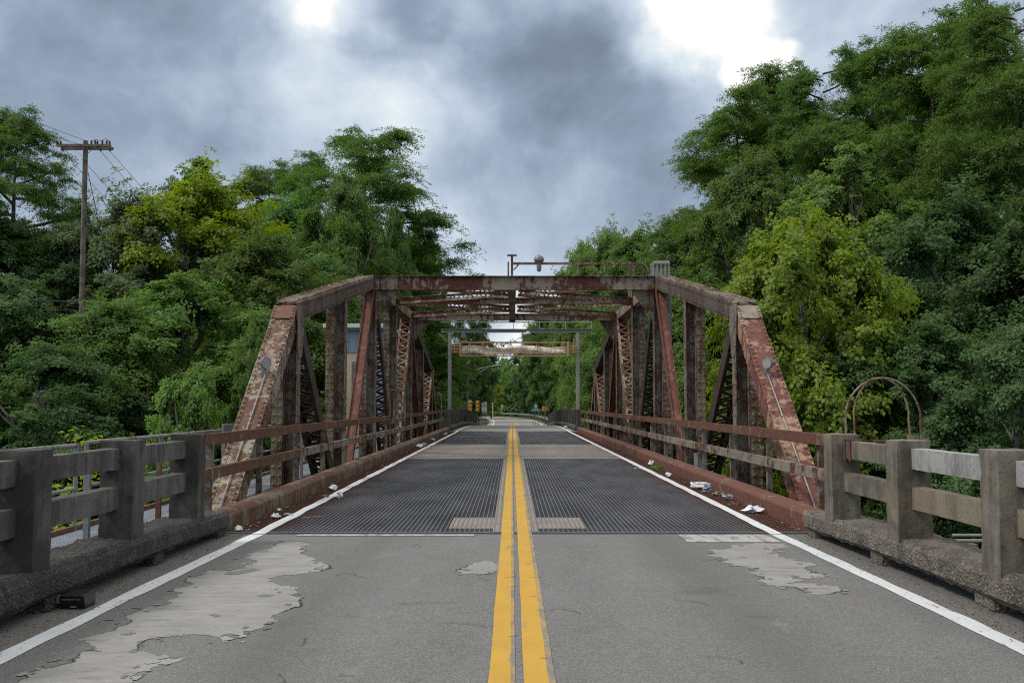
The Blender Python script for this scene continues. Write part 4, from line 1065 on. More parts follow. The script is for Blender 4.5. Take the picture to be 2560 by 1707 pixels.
def route(x, y, zc, label):
    t = thing('route_marker', (x, y, ground_z(x, y)), label, 'sign', 'round route markers')
    mb = MB(); mb.box(x - .19, x + .19, y - .01, y + .004, zc - .19, zc + .19); mb.build('panel', M['black'], t)
    mb = MB(); mb.lathe([(.185, .011), (.185, .016), (.02, .0165)], (x, y, zc), (0, -1, 0), 20); mb.build('disc', M['signwhite'], t)
    mb = MB(); mb.box(x - .17, x + .17, y - .012, y + .004, zc - .42, zc - .22); mb.build('arrow_panel', M['signwhite'], t)
    mb = MB(); mb.box(x - .1, x + .06, y - .018, y - .0125, zc - .335, zc - .305); mb.prism([(x + .06, zc - .37), (x + .11, zc - .32), (x + .06, zc - .27)], 1, y - .018, y - .0125); mb.build('arrow', M['black'], t)
    mb = MB(); mb.box(x - .06, x - .035, y - .022, y - .0185, zc - .08, zc + .08); mb.box(x - .01, x + .07, y - .022, y - .0185, zc + .05, zc + .08); mb.bar((x + .055, y - .02, zc + .05), (x + .015, y - .02, zc - .08), .025, .004, side=(1, 0, 0)); mb.build('digits', M['black'], t)
    mb = MB(); mb.box(x - .03, x + .03, y + .005, y + .05, ground_z(x, y) - .3, zc + .1); mb.build('post', M['pipe_grey'], t)
route(-1.48, 150, .98, 'round white route marker standing alone at the far bend of the road')
route(2.62, 110, 1.08, 'round white route marker over a small arrow plate, above the green sign')
t = plate_sign('direction_sign', 'small green direction sign with white lettering on the right verge beyond the bridge', 'sign', 2.62, 109.6, [('panel', -.54, .54, .47, .75, M['green_sign'])], .7, px=(-.3, .3))
mb = MB()
for a, b, c_, d in ((-.53, .53, .735, .745), (-.53, .53, .475, .485)): mb.box(2.62 + a, 2.62 + b, 109.578, 109.584, c_, d)
mb.build('border', M['signwhite'], t)
mb = MB(); x = 2.2
for k, w in enumerate((.10, .07, .07, .08, .05, .08, .07, .07, .06)): mb.box(x, x + w * .75, 109.578, 109.584, .56, .68 if k in (0, 4) else .645); x += w + .012
mb.build('lettering', M['signwhite'], t)
t = plate_sign('chevron_sign', 'orange-yellow warning sign with a black chevron among the brush right of the green sign', 'sign', 3.72, 115, [('panel', -.25, .25, .50, 1.0, M['orange_sign'])], .95)
mb = MB(); mb.prism([(3.82, .56), (3.90, .56), (3.70, .75), (3.90, .94), (3.82, .94), (3.60, .75)], 1, 114.978, 114.984); mb.build('chevron', M['black'], t)
t = plate_sign('sign_back', 'pale back of a tilted sign leaning beside the left end of the far railing', 'sign', -3.75, 82, [('panel', -.12, .10, .55, 1.02, M['plate'])], .9)
t = thing('hooked_pipe', (-4.2, 58, 0), 'thin curved pipe with a hooked top left of the gate gantry', 'pipe')
mb = MB(); mb.tube([(-3.98, 56, -1), (-3.97, 56, 1.5), (-4.0, 56, 1.75), (-4.08, 56, 1.9), (-4.18, 56, 1.95)], .022, 8); mb.build('pipe', M['conduit'], t)
t = thing('guardrail', (4.5, 120, -1), 'galvanised steel guardrail curving along the right side of the far road', 'guardrail')
GP = [(4.25, 118), (4.6, 127), (4.7, 142), (4.35, 160), (3.3, 180), (1.2, 196), (-4, 212), (-14, 226), (-32, 238)]
GC = catmull(GP, 6); mb = MB(); vs = []; fs = []
for (x, y) in GC:
    z = zr(y)
    for k, (dx, dz) in enumerate(((0, .42), (-.05, .50), (0, .57), (-.05, .64), (0, .72))): vs.append((x + dx, y, z + dz))
for i in range(len(GC) - 1):
    for k in range(4): fs.append((5 * i + k, 5 * i + k + 1, 5 * i + 6 + k, 5 * i + 5 + k))
mb.add(vs, fs); o = mb.build('beam', M['pipe_grey'], t); o.modifiers.new('thick', 'SOLIDIFY').thickness = .02
for i in range(0, len(GC), 2):
    x, y = GC[i]; mb = MB(); mb.box(x + .04, x + .16, y - .05, y + .05, zr(y) - .6, zr(y) + .68); mb.build('post', M['wood'], t)

# ------------------------------------------------------------------ utility pole
PX, PY = -19.55, 45.
t = thing('utility_pole', (PX, PY, -6), 'grey wooden utility pole with one crossarm standing above the left woods', 'utility pole')
mb = MB(); mb.tube([(PX + .06, PY, -6.2), (PX, PY, 13.35)], [.15, .108], 14); mb.build('pole', M['wood'], t, smooth=True)
mb = MB(); mb.box(PX - 1.24, PX + 1.24, PY - .24, PY - .14, 13.03, 13.15); mb.box(PX - 1.20, PX + 1.2, PY + .13, PY + .23, 12.98, 13.10); mb.build('crossarm', M['wood'], t)
mb = MB(); mb.bar((PX - .55, PY - .28, 13.0), (PX, PY - .17, 12.55), .04, .012, side=(0, 1, 0)); mb.bar((PX + .55, PY - .28, 13.0), (PX, PY - .17, 12.55), .04, .012, side=(0, 1, 0)); mb.build('brace', M['pipe_grey'], t)
for dx, dz in ((-1.2, .05), (-1.05, .08), (.35, .10), (.52, .12), (.62, .04), (.85, .12), (1.05, .1), (1.18, .06)):
    mb = MB(); mb.lathe([(.03, -.02), (.05, .02), (.03, .04), (.055, .07), (.03, .09), (.045, .12), (.015, .16)], (PX + dx, PY - .2, 13.14 + dz * .3), n=8); mb.build('insulator', M['insul'], t)
for dx in (-.95, .78, 1.2):
    mb = MB(); mb.lathe([(.02, 0), (.06, -.05), (.03, -.08), (.07, -.12), (.02, -.16)], (PX + dx, PY - .2, 12.98), n=8); mb.build('insulator', M['insul'], t)
mb = MB(); mb.tube([(PX + .35, PY - .2, 13.25), (PX + .55, PY - .2, 13.36), (PX + .8, PY - .2, 13.3)], .012, 6); mb.tube([(PX + .85, PY - .2, 13.3), (PX + 1.0, PY - .2, 13.42), (PX + 1.22, PY - .2, 13.2)], .012, 6)
mb.tube([(PX - .8, PY - .2, 12.9), (PX - .6, PY - .2, 12.45), (PX - .2, PY - .16, 12.25)], .012, 6); mb.build('jumper', M['wire'], t)
mb = MB(); mb.box(PX + .1, PY and PX + .28, PY - .15, PY + .0, 9.55, 9.8); mb.build('bracket', M['insul'], t)
def wire(name, a, b, sag, label, r=.0105):
    a, b = Vector(a), Vector(b); p = [a.lerp(b, i / 14) - Vector((0, 0, sag * 4 * (i / 14) * (1 - i / 14))) for i in range(15)]
    mb = MB(); mb.tube(p, r, 5); o = mb.build(name, M['wire']); props(o, label, 'wire', 'overhead wires at the utility pole')
wire('overhead_wire', (PX + 1.2, PY - .2, 12.82), (-17.2, 80, 5.2), .2, 'overhead wire falling from the right tip of the crossarm')
wire('overhead_wire', (PX + .78, PY - .2, 12.82), (-17.9, 80, 4.9), .2, 'overhead wire falling from under the right half of the crossarm')
wire('overhead_wire', (PX - .95, PY - .2, 12.82), (-20.3, 80, 4.6), .2, 'overhead wire falling from under the left half of the crossarm and passing behind the pole')
wire('overhead_wire', (PX + .14, PY, 12.2), (-19.2, 80, 4.4), .2, 'overhead wire leaving the pole shaft just below the crossarm')
wire('overhead_wire', (PX + .16, PY - .05, 11.9), (PX + 1.35, PY + 1.5, 4.5), .02, 'steep guy wire from the upper pole shaft down to the trees', .016)
wire('overhead_wire', (PX + .2, PY - .05, 9.6), (-18.2, 60, 5.5), .1, 'short wire leaving the middle bracket of the pole')
wire('overhead_wire', (PX + .1, PY - .2, 13.3), (-22, 34, 13.6), .15, 'overhead wire rising to the upper left from the pole top, upper of two')
wire('overhead_wire', (PX - .1, PY - .2, 13.1), (-22.4, 34, 13.05), .15, 'overhead wire rising to the upper left from the pole top, lower of two')
wire('overhead_wire', (PX - .15, PY - .1, 5.95), (-34, 44, 6.6), .15, 'thick black cable across the left woods, upper of two', .035)
wire('overhead_wire', (PX - .15, PY - .1, 5.55), (-34, 44, 6.0), .15, 'thin black cable across the left woods, lower of two', .018)

# ------------------------------------------------------------------ litter
def crumple(name, x, y, sx, sy, sz, mat, label, seed, z=None, group='scraps of litter along the steel kerbs'):
    rnd = random.Random(seed); mb = MB(); n, m_ = 10, 7; z = (zr(y) + .006) if z is None else z; vs = []
    for j in range(m_ + 1):
        v = math.pi * j / m_
        for i in range(n):
            u = 2 * math.pi * i / n; p = Vector((math.cos(u) * math.sin(v), math.sin(u) * math.sin(v), math.cos(v)))
            k = 1 + mnoise.noise(p * 1.6 + Vector((seed * 5, 0, 0))) * .9 + mnoise.noise(p * 4.5 + Vector((seed * 3, 1, 0))) * .8
            vs.append((x + p.x * k * sx / 2, y + p.y * k * sy / 2, z + max(0, (p.z * k * .5 + .42)) * sz))
    fs = [(j * n + i, (j + 1) * n + i, (j + 1) * n + (i + 1) % n, j * n + (i + 1) % n) for j in range(m_) for i in range(n)]
    mb.add(vs, fs); o = mb.build(name, mat); props(o, label, 'litter', group); return o
LT, LB = M['litter'], M['litter_blue']
crumple('crumpled_paper', 2.99, 12.45, .20, .15, .08, LT, 'large crumpled white paper, nearest to the red kerb end on the right', 1)
crumple('plastic_bag', 2.95, 15.85, .22, .17, .12, LT, 'white and blue plastic bag heaped at the right kerb, largest litter there', 2)
crumple('plastic_scrap', 3.02, 15.55, .12, .1, .10, LB, 'blue-printed wrapper scrap touching the plastic bag on the right', 3)
crumple('wrapper', 2.99, 14.85, .05, .04, .02, M['twig'], 'brown leaf scrap just nearer than the plastic bag', 4)
crumple('milk_carton', 3.02, 14.05, .14, .10, .08, LB, 'pale blue crushed carton against the right kerb', 5)
crumple('paper_scrap', 2.93, 15.28, .12, .05, .02, LB, 'thin bluish strip of litter between the bag and the carton', 6)
crumple('paper_cup', 2.90, 18.5, .13, .11, .07, LT, 'small white crumpled cup on the right beyond the plastic bag', 7)
crumple('foam_cup', 3.02, 21.7, .11, .11, .12, LT, 'round white foam cup by the far right kerb', 8)
crumple('foam_tray', 3.03, 20.9, .2, .1, .04, LT, 'flat white tray beside the round foam cup on the right', 9)
crumple('paper_flake', 2.60, 20.8, .12, .06, .015, LT, 'white flake lying left of the right white line on the grating', 10)
crumple('leaf_clump', 3.03, 14.75, .16, .10, .05, M['twig'], 'brown dead leaf clump between carton and bag', 11)
crumple('paper_wad', -2.90, 10.66, .08, .10, .05, LT, 'white wad at the very end of the left steel kerb', 12)
crumple('torn_paper', -2.79, 11.85, .10, .09, .05, LT, 'torn white paper on the left grating, left of the white line', 13)
crumple('paper_oval', -2.70, 12.15, .11, .08, .02, LT, 'flat oval white scrap touching the left white line', 14)
crumple('paper_bit', -2.92, 12.6, .05, .06, .03, LT, 'tiny white bit by the left kerb', 15)
crumple('paper_ball', -2.78, 15.6, .11, .12, .09, LT, 'two-lobed white ball of paper beyond the scraps on the left grating', 16)
crumple('paper_cup', -2.46, 14.3, .09, .10, .10, LT, 'white crushed cup right of the left white line', 17)
crumple('foil_scrap', -2.68, 14.45, .09, .09, .03, M['plate'], 'grey foil scrap lying on the left white line', 18)
for k, (x, y) in enumerate(((-2.86, 30.5), (-2.80, 30.9), (-2.9, 31.4), (-2.84, 32.3), (-2.9, 36.5), (-2.86, 43))):
    crumple('paper_scrap', x, y, .14, .2, .08, LT, 'small white scrap in the row along the far left kerb', 30 + k, group='white scraps along the far left kerb')
crumple('paper_clump', 2.95, 55, .22, .25, .12, LT, 'white clump at the far end of the right white line', 40)
def stick(x0, y0, x1, y1, label, mat):
    mb = MB(); mb.tube([(x0, y0, .012), ((x0 + x1) / 2, (y0 + y1) / 2, .02), (x1, y1, .012)], .006, 6); o = mb.build('drinking_straw' if mat is LT else 'twig', mat); props(o, label, 'straw' if mat is LT else 'twig')
stick(2.86, 13.3, 3.04, 13.42, 'pale straight stick lying across the grating on the right', M['conduit'])
stick(-2.98, 15.5, -2.84, 15.35, 'pale thin stick lying beside the ball of paper on the left', M['conduit'])
stick(-2.45, 11.75, -2.25, 11.9, 'reddish twig right of the left white line on the grating', M['twig'])
t = thing('plastic_box', (-2.83, 6.6, zr(6.6)), 'black broken plastic box lying by the left concrete kerb', 'box')
bz = zr(6.6)
mb = MB(); mb.prism([(6.50, bz + .0), (6.47, bz + .09), (6.66, bz + .10), (6.66, bz)], 0, -2.905, -2.745); mb.build('shell', M['black'], t, bevel=.008)
mb = MB(); mb.box(-2.89, -2.77, 6.4765, 6.4785, bz + .062, bz + .066); mb.box(-2.84, -2.80, 6.488, 6.4945, bz + .012, bz + .02); mb.build('trim', M['conduit'], t)
mb = MB(); mb.box(-2.945, -2.906, 6.50, 6.51, bz + .035, bz + .09); mb.build('flap', M['plate'], t)

# ------------------------------------------------------------------ vegetation
def leaf_mesh(name, pos, nrm, axis, length, width, mats, fold=.18):
    """one folded four-cornered leaf per row: base, right, tip, left"""
    n = len(pos); nrm = nrm / np.linalg.norm(nrm, axis=1, keepdims=True)
    axis = axis - nrm * np.sum(axis * nrm, axis=1, keepdims=True); axis /= np.linalg.norm(axis, axis=1, keepdims=True) + 1e-9
    side = np.cross(nrm, axis); L = length[:, None]; Wd = width[:, None]
    v = np.empty((n, 4, 3)); v[:, 0] = pos; v[:, 2] = pos + axis * L - nrm * L * .15
    mid = pos + axis * L * .45 + nrm * Wd * fold
    v[:, 1] = mid + side * Wd * .5; v[:, 3] = mid - side * Wd * .5
    me = bpy.data.meshes.new(name); me.vertices.add(n * 4); me.loops.add(n * 4); me.polygons.add(n)
    me.vertices.foreach_set('co', v.reshape(-1).astype(np.float32)); me.loops.foreach_set('vertex_index', np.arange(n * 4, dtype=np.int32))
    me.polygons.foreach_set('loop_start', np.arange(0, n * 4, 4, dtype=np.int32)); me.update(calc_edges=True)
    for m in mats: me.materials.append(m)
    return me
def rdir(rng, n):
    v = rng.normal(size=(n, 3)); return v / np.linalg.norm(v, axis=1, keepdims=True)
UP = np.array([0., 0, 1])
def sprays(rng, cen, outd, per, rad, flat=.45, droop=.25):
    """leaf positions in flattened, slightly drooping sprays"""
    n = len(cen); c = np.repeat(cen, per, 0); o = np.repeat(outd, per, 0); N = n * per
    nr = o * .85 + UP * .6 + rng.normal(size=(n, 3)).repeat(per, 0) * .25; nr /= np.linalg.norm(nr, axis=1, keepdims=True)
    r = rdir(rng, N) * (rng.random((N, 1)) ** .5) * rad
    r -= nr * np.sum(r * nr, axis=1, keepdims=True) * (1 - flat)
    d2 = np.sum(r * r, axis=1, keepdims=True); p = c + r - UP * d2 / rad * droop
    ln = nr + rng.normal(size=(N, 3)) * .42; ax = r / (np.sqrt(d2) + 1e-6) + rng.normal(size=(N, 3)) * .5 - UP * .3
    return p, ln, ax
def broad(seed, H=14., Wd=7., nl=26, per_l=34, per=42, ls=.17, base=.14, gap=.0, shape='egg', lw=.62):
    rng = np.random.default_rng(seed); P, N_, A_ = [], [], []; lobes = []
    k = 0
    while len(lobes) < nl:
        t = (len(lobes) + .5) / nl; z = base + (1 - base) * (.05 + .88 * (t if shape == 'egg' else t ** .9)); k += 1
        u = (z - base) / (1 - base)
        env = (math.sin(math.pi * min(1, u * .86 + .13)) ** .7) if shape == 'egg' else (1 - u) ** .6 * min(1, u * 4 + .35)
        a = len(lobes) * 2.399 + rng.normal() * .5; rr = env * rng.uniform(.30, .92) if u < .85 else env * rng.uniform(0, .5)
        R_ = Wd / 2 * rng.uniform(.18, .36) * (1.0 if u < .85 else .8)
        lobes.append((np.array([math.cos(a) * rr * Wd / 2, math.sin(a) * rr * Wd / 2, z * H - R_ * .2]), R_))
    for c, R_ in lobes:
        nt_ = int(per_l * (R_ / (Wd * .15)) ** 1.3) + 4; d = rdir(rng, nt_); d[:, 2] = d[:, 2] * .9 + .28
        out = np.array([c[0], c[1], 0]) / (math.hypot(c[0], c[1]) + 1e-6); d += out * .45; d /= np.linalg.norm(d, axis=1, keepdims=True)
        Lt = R_ * rng.uniform(.55, 1.75, (nt_, 1)) * rng.uniform(.8, 1.2)
        for s_ in (.3, .5, .68, .84, 1.0):
            cen = c - d * R_ * .2 + d * Lt * s_ - UP * (Lt * s_ * s_ * .16) + rng.normal(size=(nt_, 3)) * R_ * .07
            p, ln, ax = sprays(rng, cen, d, max(3, int(per * (1.25 - s_ * .55))), R_ * (.36 - .14 * s_), flat=.55, droop=.4)
            k_ = len(p) // nt_; P.append(p); N_.append(ln); A_.append(ax + np.repeat(d, k_, 0) * .9)
    P = np.concatenate(P); N_ = np.concatenate(N_); A_ = np.concatenate(A_); n = len(P); L = ls * rng.uniform(.65, 1.25, n)
    return (P, N_, A_, L, L * lw), lobes
def cypress(seed, H=24., Wd=11., nb=36, ls=.17, top=3.2, fl=.5):
    """open crown of big irregular boughs, each ending in flattened clumps of feathery sprays"""
    rng = np.random.default_rng(seed); P, N_, A_, br = [], [], [], []
    for i in range(nb):
        u = .16 + .84 * (i + rng.random()) / nb; z = u * H * .95; a = i * 2.399 + rng.normal() * .5
        env = max(.12, 1 - ((u - .16) / .84) ** top) ** .7 * min(1, .6 + (u - .16) * 1.6)
        Ln = Wd / 2 * env * rng.uniform(.45, 1.2); d = np.array([math.cos(a), math.sin(a), 0]); sd_ = np.array([-d[1], d[0], 0])
        rise = rng.uniform(-.12, .28) + .5 * max(0, u - .75); tip = np.array([0, 0, z]) + d * Ln + UP * rise * Ln * .8
        br.append((np.array([0, 0, z - Ln * .12]), tip))
        for j in range(int(5 + Ln * 2.2)):
            s_ = rng.uniform(.25, 1.08) ** .7; q = rng.normal() * .38 * Ln * (1.15 - s_ * .6)
            c = np.array([0, 0, z]) + d * Ln * s_ * .97 + sd_ * q + UP * (rise * Ln * s_ * .8 + rng.normal() * .35)
            rx = rng.uniform(.6, 1.15); ns = int(20 * rx); per = int(34 * rx) + 6
            sdir = rdir(rng, ns) * np.array([1, 1, fl]) + d * .5 + UP * .24 * fl; sdir /= np.linalg.norm(sdir, axis=1, keepdims=True)
            sl_ = rx * rng.uniform(.55, 1.55, (ns, 1)); t_ = rng.random((ns, per, 1)) ** .8
            r = sdir[:, None, :] * (sl_[:, None, :] * t_) - UP * (.32 * (sl_[:, None, :] * t_) ** 2 / rx) + rng.normal(size=(ns, per, 3)) * np.array([.10, .10, .06]) * (1.25 - t_ * .7)
            m = ns * per; P.append(c + r.reshape(m, 3)); o = np.repeat(sdir, per, 0)
            A_.append(o * .9 + rng.normal(size=(m, 3)) * .55 - UP * .1); N_.append(UP * .75 + o * .35 + rng.normal(size=(m, 3)) * .5)
    P = np.concatenate(P); N_ = np.concatenate(N_); A_ = np.concatenate(A_); n = len(P); L = ls * rng.uniform(.6, 1.2, n)
    return (P, N_, A_, L, L * .26), br
def trunk_broad(name, lobes, H, r, mat, seed):
    mb = MB(); rnd = random.Random(seed); pts = [Vector((mnoise.noise(Vector((seed, z * .3, 0))) * .25 * z / H * 3, mnoise.noise(Vector((z * .3, seed, 4))) * .25 * z / H * 3, z)) for z in (0, H * .12, H * .3, H * .5, H * .7, H * .86)]
    mb.tube(pts, [r * 1.25, r, r * .8, r * .6, r * .38, r * .15], 9)
    for c, R_ in lobes:
        c = Vector(c); z0 = max(H * .1, min(H * .72, c.z - R_ - (c.xy.length) * .9)); i = min(4, int(z0 / H * 5)); b = Vector((pts[0].x, pts[0].y, z0)).lerp(Vector((0, 0, z0)), .5)
        m_ = b.lerp(c, .55) + Vector((rnd.uniform(-.3, .3), rnd.uniform(-.3, .3), -.25))
        mb.tube([b, m_, c, c + (c - m_).normalized() * R_ * .7], [r * .36, r * .22, r * .12, .012], 6)
        for q in range(3):
            e = c + Vector((rnd.uniform(-1, 1), rnd.uniform(-1, 1), rnd.uniform(-.2, 1))) * R_ * .8; mb.tube([m_.lerp(c, .6), e], [r * .1, .01], 4)
    me = bpy.data.meshes.new(name); me.from_pydata(mb.v, [], mb.f); me.materials.append(mat); return me
def trunk_cyp(name, br, H, mat, seed):
    mb = MB(); mb.tube([(0, 0, 0), (0, 0, 1.5), (.1, 0, H * .3), (.05, .1, H * .6), (0, 0, H * .88)], [.75, .45, .34, .2, .03], 10)
    for a, b in br:
        a, b = Vector(a), Vector(b); r = .02 + .012 * (b - a).length; mb.tube([a, a.lerp(b, .5) - Vector((0, 0, .08)), b], [r * 1.5, r, .012], 5)
    me = bpy.data.meshes.new(name); me.from_pydata(mb.v, [], mb.f); me.materials.append(mat); return me

KIND = {}
def mk_kind(k, gen, H, Wd, r=.26, bark='bark', cyp=False):
    data, skel = gen
    tr = trunk_cyp('trunk', skel, H, M[bark], len(KIND)) if cyp else trunk_broad('trunk', skel, H, r, M[bark], len(KIND))
    KIND[k] = (data, tr, H, Wd, {})
mk_kind('broad0', broad(11, nl=56, per_l=17, per=34, ls=.125), 14., 7.)
mk_kind('broad1', broad(23, nl=66, per_l=17, per=34, ls=.112), 14., 7., bark='bark_pale', r=.2)
mk_kind('broad2', broad(37, nl=54, per_l=17, per=34, ls=.13), 14., 7.)
mk_kind('syc0', broad(41, H=10., Wd=6., nl=48, per_l=16, per=30, ls=.115, lw=.85), 10., 6., bark='bark_pale')
mk_kind('syc1', broad(53, H=12., Wd=7., nl=88, per_l=16, per=30, ls=.118, lw=.85, base=.10), 12., 7., bark='bark_pale')
mk_kind('slim0', broad(61, H=18., Wd=6., nl=44, per_l=12, per=22, ls=.14), 18., 6., bark='bark', r=.13)
mk_kind('cyp0', cypress(71, nb=42, fl=.34), 24., 11., cyp=True)
mk_kind('cyp1', cypress(83, nb=36, Wd=13.5, top=1.8, fl=.24), 24., 12., cyp=True)
mk_kind('cyp2', cypress(97, nb=46, top=3.2, fl=.36), 24., 11., cyp=True)
def tree(kind, x, y, z, H, Wd, tint, label, rot, group=None):
    data, tr, H0, W0, cache = KIND[kind]
    if tint not in cache: cache[tint] = leaf_mesh('crown', *data, [LEAF[tint]])
    nm = {'c': 'cypress_tree', 's': 'broadleaf_tree', 'b': 'broadleaf_tree'}[kind[0]]
    if kind.startswith('syc'): nm = 'sycamore_tree'
    t = thing(nm, (x, y, z), label, 'tree', group)
    t.rotation_euler = (0, 0, rot); t.scale = (Wd / W0, Wd / W0, H / H0)
    for n_, me in (('crown', cache[tint]), ('trunk', tr)):
        o = bpy.data.objects.new(n_, me); C.objects.link(o); o.parent = t
